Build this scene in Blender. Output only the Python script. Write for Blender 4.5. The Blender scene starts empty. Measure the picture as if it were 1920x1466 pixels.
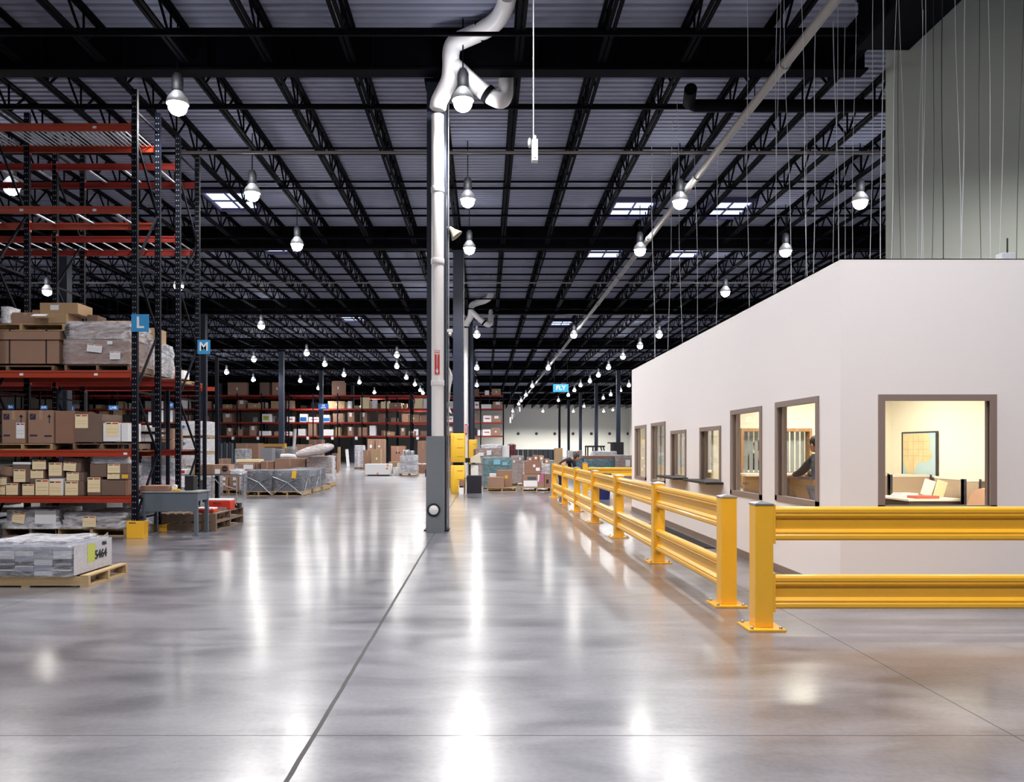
import bpy, math, random
from mathutils import Vector, Matrix
random.seed(7)
S = bpy.context.scene
COL = S.collection
PI = math.pi
F = 1450.0; EYE = 1.52; VX = 910.0; VY = 840.0      # 1920x1466 frame
# ------------------------------------------------------------------ camera
cam_d = bpy.data.cameras.new('camera'); cam = bpy.data.objects.new('camera', cam_d); COL.objects.link(cam)
cam_d.sensor_width = 36; cam_d.sensor_fit = 'HORIZONTAL'; cam_d.lens = 36 * F / 1920
cam_d.shift_x = (960 - VX) / 1920; cam_d.shift_y = (VY - 733) / 1920
cam_d.clip_end = 400
cam.location = (0, 0, EYE); cam.rotation_euler = (PI / 2, 0, 0)
S.camera = cam
# ------------------------------------------------------------------ view, world
S.view_settings.view_transform = 'Standard'; S.view_settings.look = 'None'
S.view_settings.gamma = 1; S.view_settings.use_curve_mapping = False
S.view_settings.exposure = 0.0
LAMP_W = 560.0; LAMP_UP = 12.0; OFFICE_W = 92.0
w = bpy.data.worlds.new('world'); S.world = w; w.use_nodes = True
w.node_tree.nodes['Background'].inputs[0].default_value = (0.55, 0.6, 0.85, 1)
w.node_tree.nodes['Background'].inputs[1].default_value = 0.02
S.cycles.max_bounces = 7; S.cycles.diffuse_bounces = 3; S.cycles.glossy_bounces = 3
S.cycles.transparent_max_bounces = 10; S.cycles.transmission_bounces = 4
S.cycles.sample_clamp_indirect = 3.0
S.cycles.use_denoising = True; S.cycles.use_adaptive_sampling = True; S.cycles.adaptive_threshold = 0.03
S.cycles.caustics_reflective = False; S.cycles.caustics_refractive = False

# ------------------------------------------------------------------ materials
def lin(c):
    if isinstance(c, str):
        c = [int(c[i:i+2], 16) / 255 for i in (0, 2, 4)]
        c = [x / 12.92 if x <= 0.04045 else ((x + 0.055) / 1.055) ** 2.4 for x in c]
    return (c[0], c[1], c[2], 1)
MATS = {}
def mat(name, col, rough=0.6, metal=0.0, var=0.0, vscale=6.0, bump=0.0, bscale=40.0, spec=0.5, emit=None, estr=0.0, stretch=None, coat=0.0):
    if name in MATS: return MATS[name]
    m = bpy.data.materials.new(name); m.use_nodes = True; MATS[name] = m
    nt = m.node_tree; b = nt.nodes['Principled BSDF']
    b.inputs['Base Color'].default_value = lin(col)
    b.inputs['Roughness'].default_value = rough; b.inputs['Metallic'].default_value = metal
    b.inputs['Specular IOR Level'].default_value = spec
    if coat: b.inputs['Coat Weight'].default_value = coat; b.inputs['Coat Roughness'].default_value = .1
    if emit:
        b.inputs['Emission Color'].default_value = lin(emit); b.inputs['Emission Strength'].default_value = estr
    if var or bump:
        tc = nt.nodes.new('ShaderNodeTexCoord'); mp = nt.nodes.new('ShaderNodeMapping')
        nt.links.new(tc.outputs['Object'], mp.inputs[0])
        if stretch: mp.inputs['Scale'].default_value = stretch
    if var:
        n = nt.nodes.new('ShaderNodeTexNoise'); n.inputs['Scale'].default_value = vscale; n.inputs['Detail'].default_value = 6
        nt.links.new(mp.outputs[0], n.inputs['Vector'])
        mx = nt.nodes.new('ShaderNodeMix'); mx.data_type = 'RGBA'
        c = lin(col)
        mx.inputs[6].default_value = tuple(max(0, x * (1 - var)) for x in c[:3]) + (1,)
        mx.inputs[7].default_value = tuple(min(1, x * (1 + var)) for x in c[:3]) + (1,)
        nt.links.new(n.outputs[0], mx.inputs[0]); nt.links.new(mx.outputs[2], b.inputs['Base Color'])
    if bump:
        n2 = nt.nodes.new('ShaderNodeTexNoise'); n2.inputs['Scale'].default_value = bscale; n2.inputs['Detail'].default_value = 4
        nt.links.new(mp.outputs[0], n2.inputs['Vector'])
        bp = nt.nodes.new('ShaderNodeBump'); bp.inputs['Strength'].default_value = bump; bp.inputs['Distance'].default_value = 0.02
        nt.links.new(n2.outputs[0], bp.inputs['Height']); nt.links.new(bp.outputs[0], b.inputs['Normal'])
    return m
def emis(name, col, s):
    m = mat(name, '000000'); b = m.node_tree.nodes['Principled BSDF']
    b.inputs['Emission Color'].default_value = lin(col); b.inputs['Emission Strength'].default_value = s
    return m
def film_mat(name, col, dens=0.35, scale=3.6):
    if name in MATS: return MATS[name]
    m = bpy.data.materials.new(name); m.use_nodes = True; MATS[name] = m
    nt = m.node_tree; b = nt.nodes['Principled BSDF']; out = nt.nodes['Material Output']
    b.inputs['Base Color'].default_value = lin(col); b.inputs['Roughness'].default_value = 0.3
    b.inputs['Specular IOR Level'].default_value = 0.9
    tr = nt.nodes.new('ShaderNodeBsdfTransparent'); mx = nt.nodes.new('ShaderNodeMixShader')
    tc = nt.nodes.new('ShaderNodeTexCoord'); n = nt.nodes.new('ShaderNodeTexNoise'); mp = nt.nodes.new('ShaderNodeMapping')
    mp.inputs['Scale'].default_value = (1, 1, 3.5)
    nt.links.new(tc.outputs['Object'], mp.inputs[0])
    n.inputs['Scale'].default_value = scale; n.inputs['Detail'].default_value = 3.5; n.inputs['Distortion'].default_value = 1.6
    nt.links.new(mp.outputs[0], n.inputs['Vector'])
    r = nt.nodes.new('ShaderNodeMapRange'); r.inputs[1].default_value = 0.35; r.inputs[2].default_value = 0.75
    r.inputs[3].default_value = dens * 0.5; r.inputs[4].default_value = min(1, dens * 1.8)
    nt.links.new(n.outputs[0], r.inputs[0]); nt.links.new(r.outputs[0], mx.inputs[0])
    nt.links.new(tr.outputs[0], mx.inputs[1]); nt.links.new(b.outputs[0], mx.inputs[2]); nt.links.new(mx.outputs[0], out.inputs[0])
    bp = nt.nodes.new('ShaderNodeBump'); bp.inputs['Strength'].default_value = 0.4; bp.inputs['Distance'].default_value = 0.04
    nt.links.new(n.outputs[0], bp.inputs['Height']); nt.links.new(bp.outputs[0], b.inputs['Normal'])
    return m
def glass_mat():
    m = bpy.data.materials.new('window_glass'); m.use_nodes = True
    nt = m.node_tree; out = nt.nodes['Material Output']
    g = nt.nodes.new('ShaderNodeBsdfGlossy'); g.inputs['Roughness'].default_value = 0.02
    t = nt.nodes.new('ShaderNodeBsdfTransparent'); t.inputs[0].default_value = (.95, .97, .96, 1)
    fw = nt.nodes.new('ShaderNodeLayerWeight'); fw.inputs[0].default_value = .5
    lw = nt.nodes.new('ShaderNodeMath'); lw.operation = 'POWER'; lw.inputs[1].default_value = 5; nt.links.new(fw.outputs['Facing'], lw.inputs[0])
    mr = nt.nodes.new('ShaderNodeMapRange'); mr.inputs[3].default_value = .03; mr.inputs[4].default_value = .8; nt.links.new(lw.outputs[0], mr.inputs[0]); lw = mr
    mx = nt.nodes.new('ShaderNodeMixShader')
    nt.links.new(lw.outputs[0], mx.inputs[0]); nt.links.new(t.outputs[0], mx.inputs[1]); nt.links.new(g.outputs[0], mx.inputs[2])
    nt.links.new(mx.outputs[0], out.inputs[0]); return m

# ------------------------------------------------------------------ mesh builder
class MB:
    def __init__(s): s.v = []; s.f = []; s.m = []; s.sm = []
    def add(s, vs, fs, m=0, smooth=False):
        o = len(s.v); s.v += [tuple(v) for v in vs]
        for f in fs: s.f.append(tuple(i + o for i in f)); s.m.append(m); s.sm.append(smooth)
        return s
    def box(s, x0, x1, y0, y1, z0, z1, m=0, M=None):
        vs = [Vector(p) for p in ((x0,y0,z0),(x1,y0,z0),(x1,y1,z0),(x0,y1,z0),(x0,y0,z1),(x1,y0,z1),(x1,y1,z1),(x0,y1,z1))]
        if M is not None: vs = [M @ v for v in vs]
        return s.add(vs, [(0,3,2,1),(4,5,6,7),(0,1,5,4),(1,2,6,5),(2,3,7,6),(3,0,4,7)], m)
    def cbox(s, c, d, m=0, M=None):
        return s.box(c[0]-d[0]/2, c[0]+d[0]/2, c[1]-d[1]/2, c[1]+d[1]/2, c[2]-d[2]/2, c[2]+d[2]/2, m, M)
    def frame(s, a, b):
        a = Vector(a); b = Vector(b); d = (b - a)
        z = d.normalized(); u = Vector((0,0,1)) if abs(z.z) < .95 else Vector((0,1,0))
        x = u.cross(z).normalized(); y = z.cross(x)
        return a, b, x, y
    def bar(s, a, b, w, h=None, m=0):
        h = h or w; a, b, x, y = s.frame(a, b)
        vs = []
        for p in (a, b):
            for i, j in ((-1,-1),(1,-1),(1,1),(-1,1)): vs.append(p + x*i*w/2 + y*j*h/2)
        return s.add(vs, [(0,3,2,1),(4,5,6,7),(0,1,5,4),(1,2,6,5),(2,3,7,6),(3,0,4,7)], m)
    def tube(s, pts, r, n=10, m=0, cap=True):
        pts = [Vector(p) for p in pts]; rs = r if isinstance(r, (list, tuple)) else [r]*len(pts)
        rings = []; px = None
        for i, p in enumerate(pts):
            d = (pts[min(i+1, len(pts)-1)] - pts[max(i-1, 0)]).normalized()
            if px is None:
                u = Vector((0,0,1)) if abs(d.z) < .9 else Vector((1,0,0)); x = u.cross(d).normalized()
            else: x = (px - d*px.dot(d)).normalized()
            px = x; y = d.cross(x)
            rings.append([p + (x*math.cos(2*PI*k/n) + y*math.sin(2*PI*k/n))*rs[i] for k in range(n)])
        vs = [v for g in rings for v in g]; fs = []
        for i in range(len(pts)-1):
            for k in range(n):
                a = i*n+k; b = i*n+(k+1) % n; fs.append((a, b, b+n, a+n))
        s.add(vs, fs, m, True)
        if cap:
            s.add(rings[0], [tuple(range(n))[::-1]], m); s.add(rings[-1], [tuple(range(n))], m)
        return s
    def lathe(s, prof, c=(0,0,0), n=16, m=0, axis='z'):
        vs = []; fs = []
        for r, h in prof:
            for k in range(n):
                a = 2*PI*k/n; p = (r*math.cos(a), r*math.sin(a), h)
                if axis == 'y': p = (p[0], p[2], p[1])
                if axis == 'x': p = (p[2], p[0], p[1])
                vs.append((p[0]+c[0], p[1]+c[1], p[2]+c[2]))
        for i in range(len(prof)-1):
            for k in range(n):
                a = i*n+k; b = i*n+(k+1) % n; fs.append((a, b, b+n, a+n))
        s.add(vs, fs, m, True); L = (len(prof)-1)*n
        s.add(vs[:n], [tuple(range(n))[::-1]], m); s.add(vs[L:], [tuple(range(n))], m)
        return s
    def ball(s, c, rx, ry=None, rz=None, n=12, m=0):
        ry = ry or rx; rz = rz or rx; k = n//2; vs = []; fs = []
        for i in range(k+1):
            t = PI*i/k
            for j in range(n):
                a = 2*PI*j/n; vs.append((c[0]+rx*math.sin(t)*math.cos(a), c[1]+ry*math.sin(t)*math.sin(a), c[2]-rz*math.cos(t)))
        for i in range(k):
            for j in range(n):
                a = i*n+j; b = i*n+(j+1) % n; fs.append((a, b, b+n, a+n))
        return s.add(vs, fs, m, True)
    def prism(s, prof, p0, p1, U=(0,1,0), V=(0,0,1), m=0, smooth=False, closed=True):
        p0 = Vector(p0); p1 = Vector(p1); U = Vector(U); V = Vector(V); n = len(prof)
        vs = [p0 + U*a + V*b for a, b in prof] + [p1 + U*a + V*b for a, b in prof]
        fs = [(k, (k+1) % n, n+(k+1) % n, n+k) for k in range(n if closed else n-1)]
        s.add(vs, fs, m, smooth)
        if closed: s.add(vs[:n], [tuple(range(n))[::-1]], m); s.add(vs[n:], [tuple(range(n))], m)
        return s
    def off(s, d):
        s.v = [(a+d[0], b+d[1], c+d[2]) for a, b, c in s.v]; return s
    def build(s, name, mats, parent=None, bevel=0, loc=None):
        if not isinstance(mats, (list, tuple)): mats = [mats]
        me = bpy.data.meshes.new(name); me.from_pydata(s.v, [], s.f)
        for m_ in mats: me.materials.append(m_)
        me.polygons.foreach_set('material_index', s.m); me.polygons.foreach_set('use_smooth', s.sm)
        me.update()
        o = bpy.data.objects.new(name, me); COL.objects.link(o)
        if parent is not None: o.parent = parent
        if loc is not None: o.location = loc
        if bevel:
            b = o.modifiers.new('bevel', 'BEVEL'); b.width = bevel; b.segments = 2; b.limit_method = 'ANGLE'
        return o
def smooth_path(pts, k=4):
    P = [Vector(p) for p in pts]; out = []
    for i in range(len(P)-1):
        a, b, c, d = P[max(i-1, 0)], P[i], P[i+1], P[min(i+2, len(P)-1)]
        for j in range(k):
            t = j/k; out.append(.5*((2*b)+(c-a)*t+(2*a-5*b+4*c-d)*t*t+(3*b-a-3*c+d)*t**3))
    return out+[P[-1]]
def tag(o, label=None, cat=None, group=None, kind=None):
    if label: o['label'] = label
    if cat: o['category'] = cat
    if group: o['group'] = group
    if kind: o['kind'] = kind
    return o
def thing(name, label, cat, loc=(0,0,0), rz=0, group=None):
    o = bpy.data.objects.new(name, None); COL.objects.link(o); o.location = loc; o.rotation_euler = (0, 0, rz)
    o.empty_display_size = .1
    return tag(o, label, cat, group)
def dup(root, loc=None, rz=None, label=None, group=None, parent=None):
    r = root.copy(); COL.objects.link(r)
    if parent is not None: r.parent = parent
    if loc is not None: r.location = loc
    if rz is not None: r.rotation_euler = (0, 0, rz)
    if label: r['label'] = label
    if group: r['group'] = group
    for ch in list(root.children): dup(ch, parent=r)
    return r
def struct(o): o['kind'] = 'structure'; return o
def PX(x, Y): return (x - VX) * Y / F
def PH(y, Y): return EYE - (y - VY) * Y / F
def FY(y): return EYE * F / (y - VY)
def text(body, size, m, parent, loc, rot=(PI/2, 0, 0), extr=0.002, name='lettering', bold=0.0, sx=1.0):
    c = bpy.data.curves.new(name, 'FONT'); c.body = body; c.size = size; c.align_x = 'CENTER'; c.align_y = 'CENTER'
    c.extrude = extr; c.offset = bold; c.materials.append(m); c.resolution_u = 3
    tmp = bpy.data.objects.new(name, c); COL.objects.link(tmp); bpy.context.view_layer.update()
    me = bpy.data.meshes.new_from_object(tmp.evaluated_get(bpy.context.evaluated_depsgraph_get())); me.materials.clear(); me.materials.append(m)
    bpy.data.objects.remove(tmp); o = bpy.data.objects.new(name, me); COL.objects.link(o); o.parent = parent; o.location = loc; o.rotation_euler = rot
    o.scale = (sx, 1, 1)
    return o

M_black = mat('black_steel', (0.002, 0.002, 0.004), 0.8, var=.3, spec=.06)
M_navy = mat('navy_steel', '090c18', 0.6, var=.25, spec=.15)
M_deck = mat('roof_deck_paint', '8c90a4', 0.7, var=.06, vscale=.6)
M_wallc = mat('far_wall_paint', 'c9c8bd', 0.8, var=.05, vscale=.4)
M_tilt = mat('grey_green_wall_paint', '9fa49c', 0.75, var=.06, vscale=.5, bump=.1, bscale=3)
M_white = mat('white_wall_paint', 'ece8e9', 0.55, var=.012, vscale=1.2, bump=.05, bscale=60)
M_yel = mat('safety_yellow_paint', 'f5b832', 0.32, var=.05, vscale=5, bump=.04, bscale=50, coat=.3)
M_yelp = mat('yellow_plastic', 'e6b733', 0.45)
M_pipe = mat('white_pvc', 'e9e6e6', 0.35, var=.03, vscale=3)
M_colgrey = mat('grey_column_paint', '70767c', 0.6, var=.06, vscale=7)
M_taupe = mat('taupe_frame_paint', '8a7a74', 0.5)
M_glass = glass_mat()
M_orange = mat('orange_beam_paint', 'a3371d', 0.45, var=.12, vscale=9)
M_red = mat('dark_red_beam_paint', '8a241c', 0.55, var=.1)
M_silver = mat('galvanised_steel', 'b9bec4', 0.35, 0.8)
M_wood = mat('pallet_wood', 'b59a72', 0.8, var=.22, vscale=5, stretch=(1, 8, 8), bump=.2)
M_wooddk = mat('grey_pallet_wood', '7d6858', 0.85, var=.25, vscale=5, bump=.2)
M_card = mat('brown_cardboard', '977764', 0.8, var=.09, vscale=5)
M_cardd = mat('dull_cardboard', '735e53', 0.85, var=.12, vscale=5)
M_cardr = mat('reddish_cardboard', '8f6a58', 0.8, var=.12, vscale=4)
M_cardl = mat('tan_cardboard', 'a88b69', 0.8, var=.08, vscale=5)
M_cream = mat('cream_paper', 'f2deb4', 0.7)
M_paper = mat('white_paper', 'e8e8ea', 0.6, var=.04, vscale=20)
M_ink = mat('black_ink', '15131c', 0.7)
M_redink = mat('red_ink', 'c02a22', 0.6)
M_tape = mat('packing_tape', 'ab8c72', 0.3, spec=.8)
M_film = film_mat('stretch_film', 'd6d6dc', .30)
M_filmw = film_mat('white_stretch_film', 'e6e6ee', .5)
M_filmg = film_mat('green_stretch_film', '7a9ba3', .6)
M_filmk = film_mat('shine_streak_film', 'd0d4e0', .24, 6)  # pale streaks in this film stand in for shine on the black wrap
M_blue = mat('blue_sign_face', '2f8fc9', 0.5)
M_bluedk = mat('deep_blue_sign_face', '1c66b4', 0.5)
M_dark = mat('dark_plastic', '131218', 0.55, var=.2)
M_rubber = mat('black_rubber', '17181c', 0.8, var=.2)
M_grey = mat('mid_grey_steel', '5d6671', 0.5, var=.05)
M_bulb = emis('lamp_glow', 'fffaf2', 90)
M_refl = mat('lamp_reflector', '85888e', 0.4, 0.3, emit='fff4e6', estr=.12)
# ------------------------------------------------------------------ floor
def floor_mat():
    m = bpy.data.materials.new('polished_concrete'); m.use_nodes = True; nt = m.node_tree; N = nt.nodes; L = nt.links
    b = N['Principled BSDF']
    g = N.new('ShaderNodeNewGeometry'); sp = N.new('ShaderNodeSeparateXYZ'); L.new(g.outputs['Position'], sp.inputs[0])
    def noise(sc, det, stretch=(1,1,1), dist=0):
        mp = N.new('ShaderNodeMapping'); mp.inputs['Scale'].default_value = stretch; L.new(g.outputs['Position'], mp.inputs[0])
        n = N.new('ShaderNodeTexNoise'); n.inputs['Scale'].default_value = sc; n.inputs['Detail'].default_value = det; n.inputs['Distortion'].default_value = dist
        L.new(mp.outputs[0], n.inputs['Vector']); return n.outputs[0]
    def mth(op, a, b_=None, c=None):
        n = N.new('ShaderNodeMath'); n.operation = op
        for i, v in enumerate((a, b_, c)):
            if v is None: continue
            if isinstance(v, (int, float)): n.inputs[i].default_value = v
            else: L.new(v, n.inputs[i])
        return n.outputs[0]
    n1 = noise(.35, 5, dist=.6); n2 = noise(2.2, 8, (.5, 1.3, 1), .8); n3 = noise(30, 5)
    t = mth('ADD', mth('MULTIPLY', n1, .5), mth('ADD', mth('MULTIPLY', n2, .38), mth('MULTIPLY', n3, .12)))
    cr = N.new('ShaderNodeValToRGB'); cr.color_ramp.elements[0].position = .38; cr.color_ramp.elements[1].position = .62
    cr.color_ramp.elements[0].color = lin('474853'); cr.color_ramp.elements[1].color = lin('8a8a93'); L.new(t, cr.inputs[0])
    # saw-cut joints in the slab
    def line(src, c, hw): return mth('LESS_THAN', mth('ABSOLUTE', mth('SUBTRACT', src, c)), hw)
    wob = mth('MULTIPLY', mth('SUBTRACT', noise(3, 4), .5), .012)
    X = mth('ADD', sp.outputs[0], wob); Y = mth('ADD', sp.outputs[1], mth('MULTIPLY', wob, .4))
    j1 = line(X, -.907, .013)
    xm = mth('ABSOLUTE', mth('SUBTRACT', mth('FLOORED_MODULO', mth('ADD', X, .907 + 1.85), 3.7), 1.85))
    ym = mth('ABSOLUTE', mth('SUBTRACT', mth('FLOORED_MODULO', mth('SUBTRACT', Y, 4.09 - 1.715), 3.43), 1.715))
    j = mth('MAXIMUM', j1, mth('MAXIMUM', mth('LESS_THAN', xm, .0045), mth('LESS_THAN', ym, .0045)))
    mx = N.new('ShaderNodeMix'); mx.data_type = 'RGBA'; L.new(mth('MULTIPLY', j, .85), mx.inputs[0]); L.new(cr.outputs[0], mx.inputs[6]); mx.inputs[7].default_value = lin('2c2624')
    L.new(mx.outputs[2], b.inputs['Base Color'])
    r = mth('ADD', mth('MULTIPLY', n2, .16), .27)
    L.new(mth('ADD', r, mth('MULTIPLY', j, .5)), b.inputs['Roughness'])
    b.inputs['Specular IOR Level'].default_value = .95; b.inputs['Coat IOR'].default_value = 1.7; L.new(mth('MULTIPLY', mth('SUBTRACT', 1.0, j), .9), b.inputs['Coat Weight']); L.new(mth('ADD', mth('MULTIPLY', n2, .16), .10), b.inputs['Coat Roughness'])
    bp = N.new('ShaderNodeBump'); bp.inputs['Strength'].default_value = .10; bp.inputs['Distance'].default_value = .02
    n4 = noise(5, 4, (1, 2.2, 1)); L.new(n4, bp.inputs['Height']); L.new(bp.outputs[0], b.inputs['Normal'])
    return m
XL, XR, YN, YF = -62.0, 25.0, -8.0, 135.0
struct(MB().box(XL, XR, YN, YF, -.2, 0).build('floor', floor_mat()))

# ------------------------------------------------------------------ roof deck
DECK = 9.05
mb = MB(); y = YN; pts = []
while y < YF:
    for dy, dz in ((0, 0), (.10, 0), (.125, .05), (.175, .05)): pts.append((y+dy, DECK+dz))
    y += .20
pts.append((YF, DECK)); vs = []
for yy, zz in pts: vs += [(XL, yy, zz), (XR, yy, zz)]
mb.add(vs, [(2*i, 2*i+2, 2*i+3, 2*i+1) for i in range(len(pts)-1)])
mb.box(XL, XR, YN, YF, DECK+.1, DECK+.2)
struct(mb.build('ceiling', M_deck))

# perimeter walls
mb = MB().box(XL, XR+.3, YF, YF+.3, 0, DECK+.1)
for k in range(1, 20): mb.box(XL+7.3*k-.03, XL+7.3*k+.03, YF-.012, YF, 0, DECK)
struct(mb.build('wall_back', M_wallc))
struct(MB().box(XR, XR+.3, 13.3, YF, 0, DECK+.1).build('wall_right', M_wallc))
struct(MB().box(XL-.3, XL, YN, YF, 0, DECK+.1).build('wall_left', M_wallc))
WX = PX(1675, 13.0)
mb = MB().box(WX, XR, 13.0, 13.25, 0, DECK)
struct(mb.build('wall_front', M_tilt))

# ------------------------------------------------------------------ girders, joists, bridging
GY = [14.0, 26.4, 39.3, 53, 66.9, 80.2, 93.5, 106.8, 120.0]
ordn = ['first', 'second', 'third', 'fourth', 'fifth', 'sixth', 'seventh', 'eighth', 'ninth', 'tenth', 'eleventh', 'twelfth',
        'thirteenth', 'fourteenth', 'fifteenth', 'sixteenth', 'seventeenth', 'eighteenth', 'nineteenth', 'twentieth']
for k, gy in enumerate(GY):
    xl = max(XL, -22 if k == 0 else XL); xr = (WX if k == 0 else XR)
    mb = MB()
    mb.box(xl, xr, gy-.15, gy+.15, 8.30, 8.34).box(xl, xr, gy-.15, gy+.15, 8.99, DECK).box(xl, xr, gy-.02, gy+.02, 8.34, 8.99)
    x = xl + .6
    while x < xr - .3:
        mb.box(x-.01, x+.01, gy-.14, gy+.14, 8.34, 8.99); x += 1.49
    tag(mb.build('roof_girder', M_black), f'wide black roof girder spanning the hall, {ordn[k]} one counted from the camera', 'girder', 'black roof girders')
# edge girder from the corner of the grey-green wall towards the camera
mb = MB().box(WX-.65, WX+.25, -4, 12.98, 8.2, 8.26).box(WX-.65, WX+.25, -4, 12.98, 9.0, 9.045).box(WX-.6, WX-.54, -4, 12.98, 8.26, 9.0).box(WX+.14, WX+.2, -4, 12.98, 8.26, 9.0)
for yy in range(-3, 13): mb.box(WX-.64, WX+.24, yy, yy+.02, 8.26, 9.0)
tag(mb.build('edge_girder', M_black), 'black girder running back to the corner of the grey-green wall', 'girder')

def joist_mesh(L, n):
    mb = MB(); zt = DECK - .005; zb = 8.42; hh = L/2
    for z, s_ in ((zt-.04, 1), (zb, 1)):
        for sx in (-.045, .045):
            mb.box(sx-.03, sx+.03, -hh, hh, z, z+.045)
    p = L/n
    for i in range(n):
        y0 = -hh + i*p
        mb.bar((0, y0+.04, zt-.03), (0, y0+p/2, zb+.03), .035); mb.bar((0, y0+p/2, zb+.03), (0, y0+p-.04, zt-.03), .035)
        mb.bar((0, y0+p/2, zb+.03), (0, y0+p/2, zt-.03), .03)
    return mb
bays = []
for k, gy in enumerate(GY[:-1]): bays.append((gy+.16, GY[k+1]-.16))
bays = [(1.2, 13.84)] + bays + [(120.16, YF-.1)]
spans = [(-9.5, 6.7), (-17.5, 17.3), (-25.5, 17.6), (-34, 23.5), (-42, 24.6), (-50, 24.6)]
bayname = ['over the camera in front of the first girder', 'between the first and second girders', 'between the second and third girders',
           'between the third and fourth girders', 'between the fourth and fifth girders', 'between the fifth and sixth girders']
njo = 0; JX = {}
for b, (y0, y1) in enumerate(bays[:6]):
    proto = None; xs = []
    k = -60
    while k < 40:
        x = -.9 + 1.49*k
        if spans[b][0] <= x <= spans[b][1] and not (k % 9 == 0 and b == 0): xs.append(x)
        k += 1
    if b == 5:
        xs = sorted(xs, key=lambda q: abs(q-3))[:max(0, 300-njo)]
    JX[b] = xs
    for i, x in enumerate(xs):
        lab = f'black open-web roof joist {bayname[b]}'
        if proto is None:
            proto = joist_mesh(y1-y0, 10).build('roof_joist', M_black, loc=(x, (y0+y1)/2, 0)); tag(proto, lab, 'joist', f'open-web joists {bayname[b]}')
        else: dup(proto, (x, (y0+y1)/2, 0))
        njo += 1
# everything farther: one object
mb = MB()
for b in range(5, len(bays)):
    y0, y1 = bays[b]; k = -42
    while k < 18:
        x = -.9 + 1.49*k; k += 1
        if x < XL+1 or x > 24.6 or (b == 5 and any(abs(x-q) < .1 for q in JX[5])): continue
        mb.box(x-.07, x+.07, y0, y1, 8.42, 8.47).box(x-.07, x+.07, y0, y1, 9.0, 9.045)
        n = 10; p = (y1-y0)/n
        for i in range(n):
            mb.bar((x, y0+i*p, 9.0), (x, y0+i*p+p/2, 8.46), .05).bar((x, y0+i*p+p/2, 8.46), (x, y0+i*p+p, 9.0), .05)
tag(mb.build('distant_roof_joists', M_black), 'mass of black roof joists far down the hall', 'joists', kind='stuff')
# bridging rods across the joists: upper and lower rod of each bay
for b in range(0, 6):
    y0, y1 = bays[b]; xs = JX[b]
    if b == 5: xs = [-50, 24.6]
    n = 5 if b < 4 else 4
    for i in range(n):
        yy = y0 + (y1-y0)*(i+.6)/n
        if b == 0 and yy < 9: continue
        mb = MB().box(min(xs)-1, max(max(xs)+1, 6.8 if b == 0 else 24) if b else 6.8, yy-.025, yy+.025, 8.36, 8.415)
        tag(mb.build('bridging_bar', M_black), f'thin black bar under the joists {bayname[b]}', 'bar', f'lower bridging bars {bayname[b]}')
        yy += (y1-y0)*.5/n
        if yy < y1-.2:
            mb = MB().box(min(xs)-1, max(max(xs)+1, 6.8 if b == 0 else 24) if b else 6.8, yy-.022, yy+.022, 8.955, 8.995)
            tag(mb.build('bridging_bar', M_black), f'thin black bar under the deck {bayname[b]}', 'bar', f'upper bridging bars {bayname[b]}')

# ------------------------------------------------------------------ skylights
M_sky = emis('daylight_pane', 'cfdcff', 1.6)
M_curb = mat('purple_grey_curb', '4a4668', 0.6)
sk = [(-7.6, 23.25, 'left of the tall white pipe, beside a big lamp'), (4.55, 24.1, 'just left of the sloping pipe lamp'), (7.5, 24.1, 'right of the sloping pipe lamp'),
      (-7.6, 28.6, 'small in the second bay on the left'), (4.55, 29.4, 'in the second bay left of the long sloping pipe'), (7.5, 29.4, 'in the second bay right of the long sloping pipe'),
      (-7.6, 44.5, 'far back in the third bay left'), (4.55, 46.0, 'far back in the third bay right')]
for x, yy, l in sk:
    t = thing('skylight', f'rectangular daylight skylight {l}', 'skylight', (x, yy, DECK-.12), 0, 'roof skylights')
    a, b_ = .6, .82
    mb = MB()
    mb.box(-a-.08, a+.08, -b_-.08, -b_, -.03, .115).box(-a-.08, a+.08, b_, b_+.08, -.03, .115).box(-a-.08, -a, -b_, b_, -.03, .115).box(a, a+.08, -b_, b_, -.03, .115)
    mb.build('curb', M_curb, t)
    MB().box(-a, a, -b_, b_, .05, .06).build('pane', M_sky, t)
    MB().box(-.02, .02, -b_, b_, .0, .04).box(-a, a, -.02, .02, .0, .04).build('glazing_bar', M_curb, t)

# ------------------------------------------------------------------ high-bay lamps
def lamp_proto():
    t = thing('high_bay_lamp', 'x', 'ceiling lamp')
    MB().lathe([(.08, .22), (.10, .24), (.10, .46), (.06, .54)], n=14).build('ballast_housing', mat('lamp_housing', '1a1b1e', .6), t)
    MB().lathe([(.19, -.01), (.20, .0), (.17, .10), (.08, .22)], n=20).build('reflector', M_refl, t)
    MB().ball((0, 0, -.05), .165, .165, .15, 16).build('bulb', M_bulb, t)
    MB().tube([(0, 0, .52), (0, 0, DECK-7.62)], .012, 6).build('hanger_rod', M_black, t)
    return t
lamp0 = lamp_proto()
lamps = [(333,195,'over the red and blue rack, big glare'), (868,188,'beside the elbow of the tall white pipe'), (22,350,'seen through the tall rack at far left'), (473,362,'beside the skylight left of the white pipe'),
 (877,374,'right of the white pipe, level with the near skylights'), (1275,377,'between two skylights on the sloping pipe'), (1613,377,'near the edge of the grey-green wall'),
 (557,458,'beside the small left skylight'), (880,465,'above the second column'), (1200,468,'on the sloping pipe between small skylights'), (1473,470,'above the far part of the white office'),
 (1360,547,'just over the white office roofline'), (490,610,'deep left bay over the stored goods'), (1236,627,'over the low end of the office roofline'), (1076,627,'right of the second downspout')]
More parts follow.
